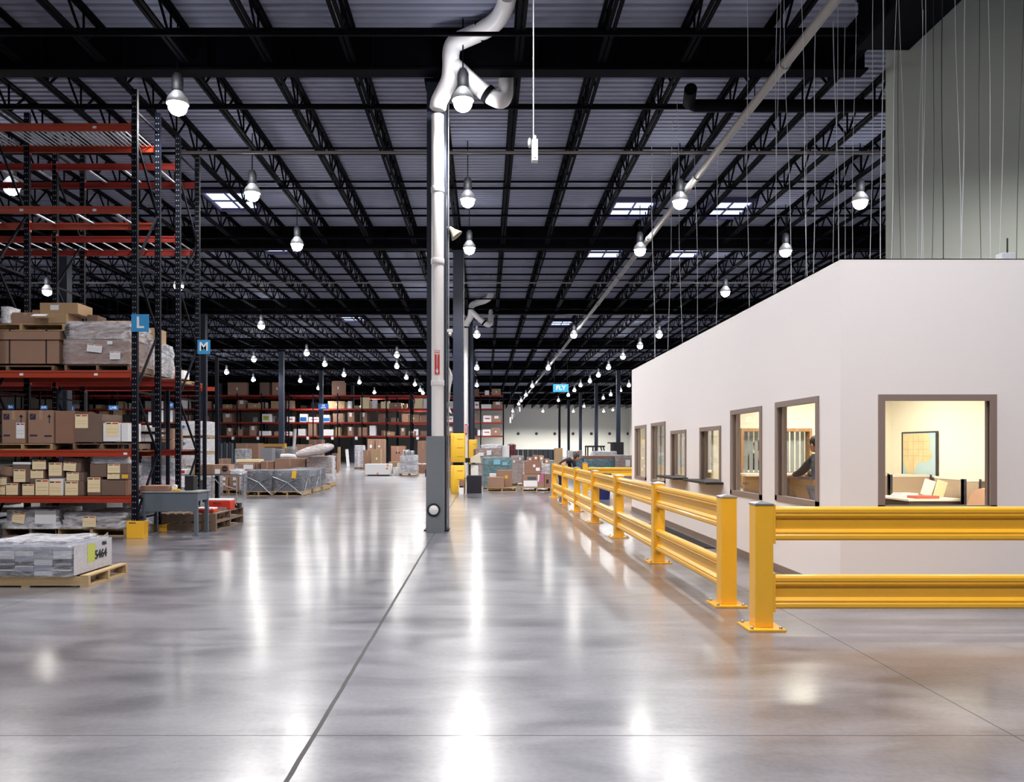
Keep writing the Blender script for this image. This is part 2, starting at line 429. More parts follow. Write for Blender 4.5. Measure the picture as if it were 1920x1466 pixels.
far = [(744,665),(425,697),(475,711),(575,661),(609,682),(645,702),(563,713),(674,716),(744,686),(762,707),(778,720),(788,731),(793,736),(476,673),(597,727),(702,735),
 (894,627),(894,689),(894,721.6),(1028,689),(1141,688),(1122,702.5),(1106,713.5),(1088.5,721.6),(1077,731),(1065.5,740),(1047,750),(998,723),(986,740),(977,750.5),
 (972.5,756.6),(1179,721.6),(1163,731),(1145,739),(1131,745.6),(1095,761),(1149,768),(1200,648),(1168,668),(160,700),(255,722),(330,712),(40,712)]
LH = 7.62
def add_lamp(x, y, label, group, power=1.0, first=False):
    Y = (LH-EYE)*F/(VY-y); X = PX(x, Y)
    return place_lamp(X, Y, label, group, power, first)
def place_lamp(X, Y, label, group, power=1.0, first=False, cone=152, blend=.55, up=None):
    o = lamp0 if first else dup(lamp0)
    o.location = (X, Y, LH); tag(o, label, 'ceiling lamp', group)
    l = bpy.data.lights.new('lamp_light', 'SPOT'); l.energy = LAMP_W*power; l.spot_size = math.radians(cone); l.spot_blend = blend
    l.shadow_soft_size = .15; l.color = (1, .965, .95)
    lo = bpy.data.objects.new('lamp_light', l); COL.objects.link(lo); lo.parent = o; lo.location = (0, 0, -.2)
    if LAMP_UP:
        l2 = bpy.data.lights.new('lamp_uplight', 'POINT'); l2.energy = LAMP_UP*(power if up is None else up); l2.shadow_soft_size = .12; l2.color = (.93, .95, 1)
        lo = bpy.data.objects.new('lamp_uplight', l2); COL.objects.link(lo); lo.parent = o; lo.location = (.0, -.3, .3)
    return o
for i, (x, y, l) in enumerate(lamps):
    add_lamp(x, y, f'glaring high-bay ceiling lamp {l}', 'nearer high-bay lamps', 2.0 if y > 540 else 1.0, i == 0)
fs = sorted(far, key=lambda q: q[1])
for i, (x, y) in enumerate(sorted(far, key=lambda q: q[0])):
    side = 'from the left' 
    add_lamp(x, y, f'small distant high-bay lamp, number {i+1} counted from the left of the picture', 'distant high-bay lamps', 2.3)
k = 0
for X, Y, p in ((-11.6, 7.5, .3), (-5.6, 7.6, .5), (-.45, 7.2, 1.15), (4.4, 4.6, .8), (3.4, 1.6, 1.1), (-.6, 1.0, .7), (-5.6, 1.5, .5), (9.9, 9.2, 6.0), (-17, 19, .8), (-17, 30, 1.8), (-11.5, 29, 1.2)):
    place_lamp(X, Y, 'high-bay ceiling lamp hanging out of view above the front of the hall' if k < 8 else 'high-bay ceiling lamp hidden behind the tall racks', 'high-bay lamps out of view' if k < 8 else 'lamps hidden behind the racks', p, cone=153 if k == 7 else 152, blend=1 if k == 7 else .55, up=.2 if k == 7 else None)
    k += 1
for i, X in enumerate((4.5, 9.5, 14.5, 19.5)):
    place_lamp(X, 127.5, 'tiny high-bay lamp lighting the pale far wall', 'lamps before the far wall', 8.0)
for X, Y, p in ((-2.25, 36.3, 3.0), (-1.87, 30.2, 2.0), (-3.4, 55, 2.5)):  # lamps added out of sight behind the pipe to brighten the mid-distance goods
    place_lamp(X, Y, 'unseen high-bay lamp added behind the tall white pipe as fill light', 'added fill lamps behind the pipe', p)
# ------------------------------------------------------------------ columns
COLY = [14.33, 26.4, 39.3, 53, 66.9, 80.2, 93.5, 106.8, 120]
def column(X, Y, label, group=None, w=.33, near=False):
    t = thing('steel_column', label, 'column', (X, Y, 0), 0, group)
    MB().box(-w/2, w/2, -w/2, w/2, .02, 8.29).build('shaft', mat('blue_grey_column_paint', '2a3040', .5, var=.1, spec=.3), t)
    MB().box(-w/2-.05, w/2+.05, -w/2-.05, w/2+.05, 0, .02).build('base_plate', M_navy, t)
    MB().box(-w/2-.04, w/2+.04, -w/2-.04, w/2+.04, 8.24, 8.295).build('cap_plate', M_black, t)
    if near: MB().tube([(w/2+.03, -.02, .02), (w/2+.03, -.02, 8.2)], .014, 8).build('conduit', M_silver, t)
    return t
c1 = column(-.895, 14.37, 'nearest column, dark steel, standing behind the tall white downspout', near=True, w=.36)
column(-.93, 26.4, 'dark column rising behind two stacked yellow guards', near=True)
column(-.79, 39.3, 'dark column just right of the second, farther downspout')
column(-.9, 53, 'slim dark column almost hidden behind the column with the farther downspout')
for i, Y in enumerate(COLY[1:6]):
    Ya = [26.1, 38.9, 53.9, 66.9, 82.6][i]
    column(-14.2, Ya, f'dark column left of the white downspout, {ordn[i]} of its row from the left', 'left row of columns')
for i, Y in enumerate(COLY[3:6]): column(-27.5, Y, f'dark column far left among the distant racks, {ordn[i]} from the left', 'far left row of columns')
for i, Y in enumerate((66.9, 80.2, 93.5, 106.8, 120)):
    column(11.5, Y, f'thin dark column before the pale far wall, {ordn[i]} from the office side', 'columns before the far wall')

# downspouts
def downspout(label, X, Y, s=1.0, seg=True):
    t = thing('downspout', label, 'drain pipe', (X, Y, 0))
    zt = 7.55
    MB().tube([(0, 0, .03), (0, 0, zt)], .112, 20).build('vertical_pipe', M_pipe, t)
    for z in (2.7, 4.9, 6.2): MB().lathe([(.12, -.05), (.122, -.04), (.122, .04), (.12, .05)], (0, 0, z), 20).build('coupling', M_pipe, t)
    def P(x, y, Yq): return (PX(x, Yq)-PX(820, 14.02), Yq-14.02, PH(y, Yq))
    arc = [(820, 206, 14.02), (823, 190, 14.0), (832, 172, 13.93), (842, 150, 13.84), (845, 125, 13.76), (845, 100, 13.7), (850, 84, 13.66), (862, 76, 13.64), (885, 66, 13.6), (912, 53, 13.45), (935, 34, 13.25), (948, 8, 13.0), (951, -20, 12.7)]
    pts = [P(*p) for p in arc]; pts = smooth_path([(p[0], p[1], min(p[2], 8.99)) for p in pts])
    MB().tube(pts, [.125]+[.155]*(len(pts)-1), 20).build('upper_bend', M_pipe, t)
    b = [P(846, 118, 13.75), P(868, 138, 13.72), P(895, 162, 13.7), P(922, 182, 13.7), P(940, 188, 13.75), P(947, 176, 13.95), P(948, 150, 14.4), P(948, 105, 14.6)]; b = smooth_path(b)
    MB().tube(b, .14, 18).build('branch_pipe', M_pipe, t)
    MB().tube([P(896, 61.5, 13.57), P(905, 57, 13.55)], .175, 20).build('pipe_clamp', M_black, t)
    MB().tube([P(911, 174, 13.7), P(918, 180, 13.7)], .16, 20).build('pipe_clamp', M_black, t)
    c = P(900, 50, 13.56); MB().tube([c, (c[0], c[1], 9.04)], .012, 6).build('hanger_rod', M_black, t)
    return t
ds = downspout('tall white drain pipe rising from grey guard and bending at roof', -.865, 14.02)
ds2 = downspout('second, farther grey-white drain pipe right of the yellow guarded column', -.97, 38.95)
# grey guard round the foot of the first pipe
t = thing('column_guard', 'grey painted box guard around foot of nearest column', 'column guard', (-.905, 14.0, 0))
gb = MB()
w = .158
gb.box(-w, w, -.13, -.12, 0, 1.735).box(-w, -w+.01, -.12, .46, 0, 1.735).box(w-.01, w, -.12, .46, 0, 1.735)
gb.build('guard_shell', M_colgrey, t)
MB().lathe([(.118, 0), (.118, -.03), (.088, -.035), (.088, 0)], (-.02, -.13, .414), 28, axis='y').build('lamp_ring', M_rubber, t)
MB().lathe([(.088, -.026), (.06, -.04), (.0, -.045)], (-.02, -.13, .414), 24, axis='y').build('round_lens', M_paper, t)
# extinguisher sign
t = thing('extinguisher_sign', 'red and white fire extinguisher arrow sign on white pipe', 'sign', (-.865, 13.885, 3.06))
MB().box(-.045, .045, -.004, 0, -.215, .215).build('plate', M_redink, t)
MB().add([(-.012, -.006, .13), (.012, -.006, .13), (.012, -.006, -.15), (-.012, -.006, -.15)], [(0, 3, 2, 1)]).add(
    [(-.03, -.006, -.14), (.03, -.006, -.14), (0, -.006, -.205)], [(0, 2, 1)]).box(-.038, .038, -.006, -.0045, .14, .205).build('arrow', M_paper, t)
text('FIRE', .04, M_redink, t, (0, -.008, .172), extr=.0008, bold=.001)
text('EXTINGUISHER', .026, M_redink, t, (0, -.008, -.005), (PI/2, PI/2, 0), extr=.0008, bold=.001, sx=1.25)
t = thing('extinguisher_sign', 'narrow red sign low on the farther drain pipe', 'sign', (-.97, 38.80, 2.47))
MB().box(-.06, .06, -.004, 0, -.25, .25).build('plate', M_redink, t); MB().box(-.02, .02, -.008, -.005, -.2, .2).build('arrow', M_paper, t)
# banner on the side of the column
mb = MB(); vs = []; n = 10; k = 6
for i in range(n+1):
    for j in range(k+1):
        vs.append((.015*math.sin(i*1.3)+.03*j/k*math.sin(i*.7), j/k*.75, -i*.085*(1+.0*j)))
vs2 = [(a+.006, b, c) for a, b, c in vs]
mb.add(vs, [(i*(k+1)+j, i*(k+1)+j+1, (i+1)*(k+1)+j+1, (i+1)*(k+1)+j) for i in range(n) for j in range(k)], 0, True)
mb.add(vs2, [(i*(k+1)+j, (i+1)*(k+1)+j, (i+1)*(k+1)+j+1, i*(k+1)+j+1) for i in range(n) for j in range(k)], 0, True)
tag(mb.build('paper_banner', M_paper, loc=(-.69, 14.55, 3.05)), 'long white paper banner hanging edge-on beside the nearest column', 'banner')
# horn speaker
t = thing('horn_speaker', 'small beige horn loudspeaker on the side of nearest column', 'loudspeaker', (-.66, 14.3, 5.6))
mb = MB().lathe([(.03, 0), (.045, .04), (.06, .10), (.12, .20), (.125, .21), (.10, .20), (.02, .08)], n=20)
M = Matrix.Rotation(math.radians(140), 4, 'Y'); mb.v = [tuple(M @ Vector(v)) for v in mb.v]
mb.build('horn', mat('beige_metal', 'b9b199', .5), t)
MB().bar((-.06, 0, 0), (.0, 0, 0), .03).build('bracket', M_grey, t)
t = thing('emergency_light', 'small white lamp box on the column above red sign height', 'emergency light', (-.655, 14.3, 3.68))
MB().box(-.05, .05, -.05, .05, -.03, .03).build('body', M_paper, t, bevel=.006); MB().ball((.0, -.03, -.06), .035).build('lamp_head', M_paper, t)
# yellow column guards
def yguard(label, X, Y, z, w=.49, h=.97, g='yellow plastic column guards'):
    t = thing('column_guard', label, 'column guard', (X, Y, z), 0, g)
    mb = MB(); d = w/2; r = .07; ring = []
    for cx, cy, a0 in ((d-r, -d+r, -90), (d-r, d-r, 0), (-d+r, d-r, 90), (-d+r, -d+r, 180)):
        for q in range(5):
            a = math.radians(a0+q*22.5); ring.append((cx+r*math.cos(a), cy+r*math.sin(a)))
    n = len(ring)
    levels = [(0, .97), (.02, 1), (h-.03, 1), (h, .93), (h, .72), (.02, .72)]
    vs = [(x*s_, y*s_, z_) for z_, s_ in levels for x, y in ring]
    mb.add(vs, [(i*n+j, i*n+(j+1) % n, (i+1)*n+(j+1) % n, (i+1)*n+j) for i in range(len(levels)-1) for j in range(n)], 0, True)
    mb.build('guard_shell', M_yelp, t)
    for zz in (.2, .5, .8):
        MB().box(-.02, .18, -d-.006, -d+.02, zz*h-.012, zz*h+.012).build('strap_slot', mat('slot_shade', 'b8901c', .6), t)
    MB().box(-.165, -.14, -d-.008, -d+.01, .06, h-.06).build('rib', M_yelp, t)
    return t
yguard('lower of two stacked yellow guards on the second column', -.93, 26.35, 0, h=.94)
yguard('upper of two stacked yellow guards on the second column', -.93, 26.35, 1.04, h=.98)
yguard('yellow column guard peeking out right of the farther drain pipe', -.62, 39.0, .75, .42, 1.2)
yguard('small yellow guard on distant column behind white wrapped pallets', 11.5, 66.9, .9, .45, .7)

# ------------------------------------------------------------------ guard rails
RAILPROF = [(0, 0), (-.045, .004), (-.055, .02), (-.055, .045), (-.045, .058), (-.050, .066), (-.050, .074), (-.02, .098), (-.02, .187), (-.050, .211),
            (-.050, .219), (-.045, .227), (-.055, .24), (-.055, .265), (-.045, .281), (0, .285), (.012, .285), (.012, .2), (.004, .185), (.004, .1), (.012, .085), (.012, 0)]
def post(par, x, y, rz=0, h=1.04):
    M = Matrix.Translation((x, y, 0)) @ Matrix.Rotation(rz, 4, 'Z')
    MB().box(-.076, .076, -.076, .076, .018, h, 0, M).build('post', M_yel, par, bevel=.006)
    MB().box(-.155, .155, -.155, .155, 0, .018, 0, M).build('base_plate', M_yel, par, bevel=.003)
    mb = MB()
    for sx in (-.12, .12):
        for sy in (-.12, .12): mb.lathe([(.014, .018), (.014, .035), (.008, .04)], tuple(M @ Vector((sx, sy, 0))), 8)
    mb.build('anchor_bolt', M_silver, par)
    MB().add([M @ Vector(p) for p in ((-.08, -.08, h), (.08, -.08, h), (.08, .08, h), (-.08, .08, h), (-.08, -.08, h+.014), (.08, -.08, h+.014), (.08, .08, h+.014), (-.08, .08, h+.014), (0, 0, h+.035))],
        [(0,1,5,4),(1,2,6,5),(2,3,7,6),(3,0,4,7),(4,5,8),(5,6,8),(6,7,8),(7,4,8),(3,2,1,0)]).build('post_cap', M_silver, par)
def rail(par, p0, p1, z, normal):
    p0 = Vector(p0); p1 = Vector(p1); d = (p1-p0).normalized(); U = Vector(normal)*-1
    MB().prism(RAILPROF, (p0.x+d.x*.085, p0.y+d.y*.085, z), (p1.x-d.x*.085, p1.y-d.y*.085, z), U=U).build('rail', M_yel, par)
    for a, s in ((p0, 1), (p1, -1)):
        c = a + d*s*.088
        MB().cbox((0,0,.1425), (.02, .13, .33), 0, Matrix.Translation((c.x, c.y, z)) @ Matrix.Rotation(math.atan2(d.y, d.x), 4, 'Z')).build('end_bracket', M_yel, par)
RY = [7.5, 10.3, 13.2, 15.75, 18.6, 21.1, 23.8]; RX = [2.34, 2.30, 2.275, 2.235, 2.205, 2.165, 2.13]
t = thing('guard_rail', 'long yellow guard rail receding along the white office', 'guard rail')
ang = math.atan2(RX[-1]-RX[0], RY[-1]-RY[0])
for x, y in zip(RX, RY): post(t, x, y, -ang)
for i in range(6):
    for z in (.165, .74): rail(t, (RX[i], RY[i], 0), (RX[i+1], RY[i+1], 0), z, (-1, 0, 0))
t = thing('guard_rail', 'nearest yellow guard rail crossing in front of office window', 'guard rail')
post(t, 2.335, 6.545); post(t, 5.42, 6.545)
for z in (.165, .74): rail(t, (2.335, 6.545, 0), (5.42, 6.545, 0), z, (0, -1, 0))
t = thing('guard_rail', 'far yellow guard rail running sideways behind the receding one', 'guard rail')
for x in (3.17, 5.9, 8.6): post(t, x, 24.6)
for a, b_ in ((3.17, 5.9), (5.9, 8.6)):
    for z in (.165, .62): rail(t, (a, 24.6, 0), (b_, 24.6, 0), z, (0, -1, 0))

# ------------------------------------------------------------------ office box
OX0, OX1, OY0, OY1, OH = 3.58, 6.8, 7.8, 18.9, 3.43
wins = [(8.29, 9.52, .88, 2.08), (10.0, 11.26, .85, 2.065), (11.74, 12.88, .97, 1.86), (13.77, 14.9, .96, 1.85), (15.36, 16.66, .80, 2.05), (17.19, 18.47, .80, 2.04)]
fwin = (3.96, 5.15, .88, 2.06)
def holed(mb, a0, a1, z0, z1, holes, f):
    As = sorted({a0, a1} | {h for q in holes for h in q[:2]}); Zs = sorted({z0, z1} | {h for q in holes for h in q[2:]})
    for i in range(len(As)-1):
        for j in range(len(Zs)-1):
            ca, cz = (As[i]+As[i+1])/2, (Zs[j]+Zs[j+1])/2
            if any(q[0] < ca < q[1] and q[2] < cz < q[3] for q in holes): continue
            f(mb, As[i], As[i+1], Zs[j], Zs[j+1])
mb = MB(); holed(mb, OY0, OY1, 0, OH, wins, lambda m, a, b_, c, d: m.box(OX0, OX0+.12, a, b_, c, d))
struct(mb.build('wall_left', M_white))
mb = MB(); holed(mb, OX0+.12, OX1, 0, OH, [fwin], lambda m, a, b_, c, d: m.box(a, b_, OY0, OY0+.12, c, d))
struct(mb.build('wall_front', M_white))
struct(MB().box(OX0+.12, OX1-.12, OY1-.12, OY1, 0, OH).build('wall_back', M_white))
struct(MB().box(OX1-.12, OX1, OY0+.12, OY1, 0, OH).build('wall_right', M_white))
struct(MB().box(OX0+.12, OX1-.12, OY0+.12, OY1-.12, OH-.09, OH-.01).build('ceiling', M_white))
M_cream_wall = mat('cream_office_wall', 'f4ecd8', .7)
struct(MB().box(OX0+.12, OX1-.12, OY0+.12, OY1-.12, 2.6, 2.64).build('ceiling', M_cream_wall))
struct(MB().box(OX1-.2, OX1-.14, OY0+.13, OY1-.13, .02, 2.6).build('wall_right', M_cream_wall))
mb = MB(); holed(mb, OX0+.13, OX1-.2, .02, 2.6, [(4.15, 5.3, .9, 1.84)], lambda m, a, b_, c, d: m.box(a, b_, 12.58, 12.68, c, d))
struct(mb.build('wall_back', M_cream_wall))
struct(MB().box(OX0+.13, OX1-.2, OY1-.2, OY1-.14, .02, 2.6).build('wall_back', M_cream_wall))
struct(MB().box(OX0+.12, OX1-.2, OY0+.13, OY1-.2, .005, .02).build('floor', mat('taupe_carpet', '6e6056', .95, var=.1)))
struct(MB().box(OX0-.012, OX0, OY0, OY1, 0, .10).build('baseboard_left', mat('brown_baseboard', '7d6e66', .6)))
struct(MB().box(OX0, OX1, OY0-.012, OY0, 0, .10).build('baseboard_front', MATS['brown_baseboard']))
def window(n, a0, a1, z0, z1, side, sill=False):
    t = thing(f'window_{n}', None, None); t['kind'] = 'structure'
    fw = .065; mb = MB()
    def bx(a, b_, c, d, o0, o1):
        if side: mb.box(OX0+o0, OX0+o1, a, b_, c, d)
        else: mb.box(a, b_, OY0+o0, OY0+o1, c, d)
    for o0, o1, q in ((-.018, .0, 0), (0, .12, -.03),):
        f_ = fw if q == 0 else .035
        e = .0
        bx(a0-e-(.0), a1+e, z1-f_, z1+.0, o0, o1); 
        if not sill: bx(a0-e, a1+e, z0, z0+f_, o0, o1)
        bx(a0, a0+f_, z0, z1-f_, o0, o1); bx(a1-f_, a1, z0, z1-f_, o0, o1)
    mb.build('window_frame', M_taupe, t)
    mb = MB()
    for z in (z1-.06, z0+.035): bx(a0+.035, a1-.035, z, z+.025, .05, .075)
    bx(a0+.035, a0+.06, z0, z1-.035, .05, .075); bx(a1-.06, a1-.035, z0, z1-.035, .05, .075)
    mb.build('glazing_bead', M_taupe, t)
    mb = MB(); bx(a0+.04, a1-.04, z0+.04, z1-.04, .060, .062); mb.build('window_pane', M_glass, t)
    if sill:
        mb = MB(); bx(a0-.12, a1+.12, z0, z0+.035, -.26, .12); mb.build('window_ledge', M_dark, t, bevel=.004)
        
for i, q in enumerate(wins): window(i+1, *q, True, sill=i in (2, 3))
window(7, *fwin, False)
# office fluorescent lights
for i, (x, y) in enumerate(((5.9, 8.75), (5.0, 11.2), (5.1, 14.4), (5.1, 17.0))):
    t = thing('ceiling_panel_light', 'flat warm ceiling panel light inside the office', 'ceiling light', (x, y, 2.6), 0, 'office ceiling panels')
    MB().box(-.62, .62, -.32, .32, -.03, -.005).build('frame', M_paper, t)
    MB().box(-.58, .58, -.28, .28, -.036, -.031).build('diffuser', emis('office_diffuser', 'ffe9c0', 2.5), t)
    l = bpy.data.lights.new('office_light', 'AREA'); l.shape = 'RECTANGLE'; l.size = 1.1; l.size_y = .5; l.energy = OFFICE_W; l.color = (1, .93, .82)
    lo = bpy.data.objects.new('office_light', l); COL.objects.link(lo); lo.parent = t; lo.location = (0, 0, -.05)
# interior furnishings
M_fab = mat('taupe_fabric_panel', 'a8937e', .9, var=.06, vscale=60)
M_trimdk = mat('dark_panel_trim', '2c2830', .5)
def partition(label, a, b_, z=1.1, n=1):
    a = Vector(a+(0,)); b_ = Vector(b_+(0,)); d = b_-a; L = d.length; rz = math.atan2(d.y, d.x)
    t = thing('cubicle_partition', label, 'partition', tuple(a), rz, 'office cubicle partitions'); t.location.z = .02
    MB().box(0, L, -.03, .03, .06, z-.03).build('fabric_panel', M_fab, t)
    MB().box(0, L, -.035, .035, z-.03, z).build('top_cap', mat('pale_cap', 'e8dccb', .5), t)
    MB().box(0, .03, -.037, .037, 0, z+.001).box(L-.03, L, -.037, .037, 0, z+.001).build('edge_trim', M_trimdk, t)
partition('long taupe partition along the map wall', (6.42, 8.5), (6.42, 12.4), 1.1)
partition('taupe partition sticking out under the map, behind the desk', (5.77, 11.05), (6.36, 11.05), 1.12)
partition('taupe partition at the right end of the front window', (6.14, 9.95), (6.36, 9.95), 1.1)
partition('taupe partition at far left corner behind the desk', (5.75, 12.1), (6.3, 12.1), 1.1)
t = thing('wall_map', 'framed pale map with blue sea edges on cream wall', 'map', (6.59, 11.72, 1.42))
MB().box(-.02, .0, -.45, .45, -.33, .33).build('map_sheet', mat('map_sea', 'b4cace', .6), t)
rnd = random.Random(3)
land = []
land = [(.44, .32), (-.2, .32), (-.3, .25), (-.28, .1), (-.36, 0), (-.25, -.1), (-.12, -.12), (0, -.1), (.08, -.2), (.16, -.32), (.3, -.32), (.44, -.1), (.44, .1), (.44, .15), (.44, .2), (.44, .25), (.44, .3)]
MB().add([(-.022, a, b_) for a, b_ in land], [tuple(range(17))]).build('map_land', mat('map_land', 'dcc596', .6, var=.25, vscale=7), t)
mb = MB()
for yy, z0, z1 in ((.3, -.1, .3), (.15, -.25, .3), (0, -.08, .3), (-.12, -.1, .25)): mb.box(-.0232, -.0222, yy-.002, yy+.002, z0, z1)
for zz, y0, y1 in ((.2, -.25, .42), (.08, -.25, .42), (-.02, -.3, .42)): mb.box(-.0232, -.0222, y0, y1, zz-.002, zz+.002)
mb.build('map_lines', mat('map_line_ink', 'a8926a', .6), t)
MB().box(-.03, .0, -.47, -.45, -.35, .35).box(-.03, .0, .45, .47, -.35, .35).box(-.03, 0, -.45, .45, .33, .35).box(-.03, 0, -.45, .45, -.35, -.33).build('picture_frame', M_trimdk, t)
# desk
t = thing('office_desk', 'white topped desk with dark front seen in front window', 'desk', (5.9, 10.35, .02))
MB().box(-.35, .38, -.2, .64, .80, .83).build('desk_top', mat('pale_desk_top', 'efe4d4', .4), t, bevel=.004)
MB().box(-.33, -.30, -.18, .6, 0, .80).build('side_panel', M_trimdk, t); MB().box(.33, .36, -.18, .6, 0, .8).build('side_panel', M_trimdk, t)
MB().box(-.30, .33, -.18, -.16, .3, .80).build('front_panel', M_trimdk, t)
t = thing('open_book', 'two upright cream sheets on a stand on the office desk', 'papers', (6.06, 10.5, .852))
Mx = Matrix.Rotation(.3, 4, 'Y')
MB().box(-.16, -.01, -.004, .004, 0, .22, 0, Mx).build('sheet', M_paper, t); MB().box(.02, .16, .016, .024, .03, .26, 0, Mx).build('sheet', M_cream, t)
MB().box(-.1, .1, .0, .12, 0, .01).build('stand_foot', M_trimdk, t)
t = thing('red_book', 'closed red book lying on the office desk', 'book', (5.83, 10.3, .852), .1)
MB().box(-.16, .16, -.1, .1, 0, .035).build('cover', mat('book_red', 'b5574a', .6), t); MB().box(-.155, .162, -.09, .09, .005, .03).build('pages', M_paper, t)
tag(MB().box(-.14, .12, -.1, .1, 0, .03).box(-.1, .15, -.08, .12, .03, .05, 0, Matrix.Rotation(.2, 4, 'Z')).build('paper_pile', M_paper, loc=(5.75, 10.6, .852)), 'loose white papers at back left of the office desk', 'papers')
def chair(label, x, y, rz, m, z=.02):
    t = thing('office_chair', label, 'chair', (x, y, z), rz)
    MB().box(-.22, .22, -.22, .22, .43, .5).build('seat', m, t, bevel=.03)
    mb = MB(); n = 8; vs = []
    for i in range(n+1):
        a = PI*i/n
        for yy in (.2, .25): vs.append((-.2*math.cos(a)*1.05, yy, .62+.38*math.sin(a)**.7 if 0 < i < n else .62))
    mb.add(vs, [(2*i, 2*i+1, 2*i+3, 2*i+2) for i in range(n)])
    mb.add([v for k, v in enumerate(vs) if k % 2 == 0], [tuple(range(n+1))]); mb.add([v for k, v in enumerate(vs) if k % 2], [tuple(range(n+1))[::-1]])
    mb.build('backrest', m, t)
    MB().tube([(0, .2, .5), (0, .24, .65)], .02, 8).build('back_support', M_trimdk, t)
    MB().tube([(0, 0, .08), (0, 0, .43)], .025, 8).build('gas_column', M_trimdk, t)
    for k in range(5):
        a = 2*PI*k/5; MB().bar((0, 0, .09), (.26*math.cos(a), .26*math.sin(a), .06), .03).build('leg', M_trimdk, t)
        MB().lathe([(.025, -.012), (.025, .012)], (.26*math.cos(a), .26*math.sin(a), .027), 10, axis='x').build('caster', M_trimdk, t)
chair('tan office chair beside the papers, behind the desk', 6.0, 9.58, -1.25, mat('tan_fabric', 'c9a084', .9))
chair('dark round-backed office chair seen through nearest side window', 4.3, 10.9, .1, mat('brown_fabric', '4a3c36', .9), .02)
# counter seen through the side windows
t = thing('service_counter', 'brown wood counter with white top in the office', 'counter', (0, 0, .02))
MB().box(3.9, 5.4, 11.62, 11.7, 0, 1.08).build('front_panel', mat('brown_wood_panel', '7d6050', .5, var=.25, vscale=3, stretch=(1, 1, 12)), t)
MB().box(3.88, 5.42, 11.5, 11.95, 1.08, 1.115).build('counter_top', MATS['pale_desk_top'], t)
t = thing('service_counter', 'brown counter with white top in the rear office room', 'counter', (0, 0, .02))
MB().box(4.2, 6.4, 15.3, 15.38, 0, 1.02).build('front_panel', MATS['brown_wood_panel'], t)
MB().box(4.15, 6.45, 15.2, 15.6, 1.02, 1.055).build('counter_top', MATS['pale_desk_top'], t)
# inner window with blinds
t = thing('window_8', None, None); t['kind'] = 'structure'
MB().box(4.15, 5.3, 12.54, 12.72, 1.79, 1.84).box(4.15, 5.3, 12.54, 12.72, .9, .94).box(4.15, 4.19, 12.54, 12.72, .94, 1.79).box(5.26, 5.3, 12.54, 12.72, .94, 1.79).build('window_frame', mat('oak_frame', 'a87c50', .5), t)
MB().box(4.19, 5.26, 12.62, 12.625, .94, 1.79).build('window_pane', M_glass, t)
mb = MB()
for k in range(14):
    x = 4.2 + k*.085; mb.box(x, x+.06, 12.80, 12.803, .8, 2.6, 0)
tag(mb.build('vertical_blinds', mat('grey_blind', 'a9abb0', .6), loc=(0, 0, .0)), 'grey vertical blinds behind the inner office window', 'blinds')
mb = MB()
for k in range(20):
    x = 4.0 + k*.12; mb.box(x, x+.08, 18.60, 18.61, .8, 2.6)
tag(mb.build('vertical_blinds', mat('grey_blind', 'a9abb0', .6)), 'grey vertical blinds on the end wall of the rear office', 'blinds')
# floor mat
tag(MB().box(-.3, .3, -1.9, 1.9, 0, .012).build('floor_mat', M_rubber, bevel=.004, loc=(3.18, 13.6, 0)), 'long black rubber mat on floor beside the office wall', 'mat')
# junction box on office roof edge
t = thing('junction_box', 'small clear plastic box sitting on the office roof edge', 'box', (5.38, 8.0, OH))
MB().box(-.07, .07, -.05, .05, 0, .1).build('body', mat('pale_plastic', 'cfd3dc', .3), t, bevel=.006); MB().tube([(.02, 0, .1), (.02, 0, .26)], .008, 6).build('cable', M_dark, t)
struct(MB().box(OX0, OX1, OY0, OY1, OH-.01, OH).build('ceiling', M_white))

# ------------------------------------------------------------------ wires above the office
wx = [(1228,1),(1252,1),(1280,1),(1310,1),(1342,1),(1405,1),(1450,1),(1453,1),(1484,1),(1506,1),(1514,1),(1524,1),(1561,1),(1576,1),(1583,1),(1597,1),(1630,1),(1651,1),(1670,1),
      (1700,1),(1717,1),(1728,1),(1733,1),(1800,1),(1803,1),(1858,1),(1873,1),(1747,0),(1768,0),(1840,0),(1905,0),(1690,0)]
M_wire = mat('pale_wire', 'c4c7cf', .6); M_wirek = mat('dark_wire', '0c0c12', .6)
r_ = random.Random(11)
for k, (x, wv) in enumerate(wx):
    q = (x-VX)/F; ylo = max(8.2, 3.75/q); yhi = min(18.3, 6.6/q); Y = r_.uniform(ylo, yhi) if yhi > ylo else (ylo+yhi)/2
    X = q*Y; zt = 8.42 if Y < 13.6 or Y > 14.4 else 8.3; pts = []; n = 9; ph = r_.uniform(0, 6)
    for i in range(n+1):
        f_ = i/n; s_ = math.sin(PI*f_); pts.append((s_*.03*math.sin(ph+5*f_)+(1-f_)*r_.uniform(-.0, .0)+(1-f_)*.12*math.sin(ph*3), s_*.03*math.cos(ph+3*f_), OH + (zt-OH)*(1-f_)))
    thick = .0065 if x in (1228, 1524, 1576, 1651, 1800, 1768) else .0035
    tag(MB().tube(pts, thick*Y/14+.001, 5, cap=False).build('hanging_wire', M_wire if wv else M_wirek, loc=(X, Y, 0)),
        'thin pale wire hanging from the roof down onto the white office' if wv else 'thin dark wire hanging in front of the grey-green wall', 'wire', 'pale wires over the office' if wv else 'dark wires over the office')
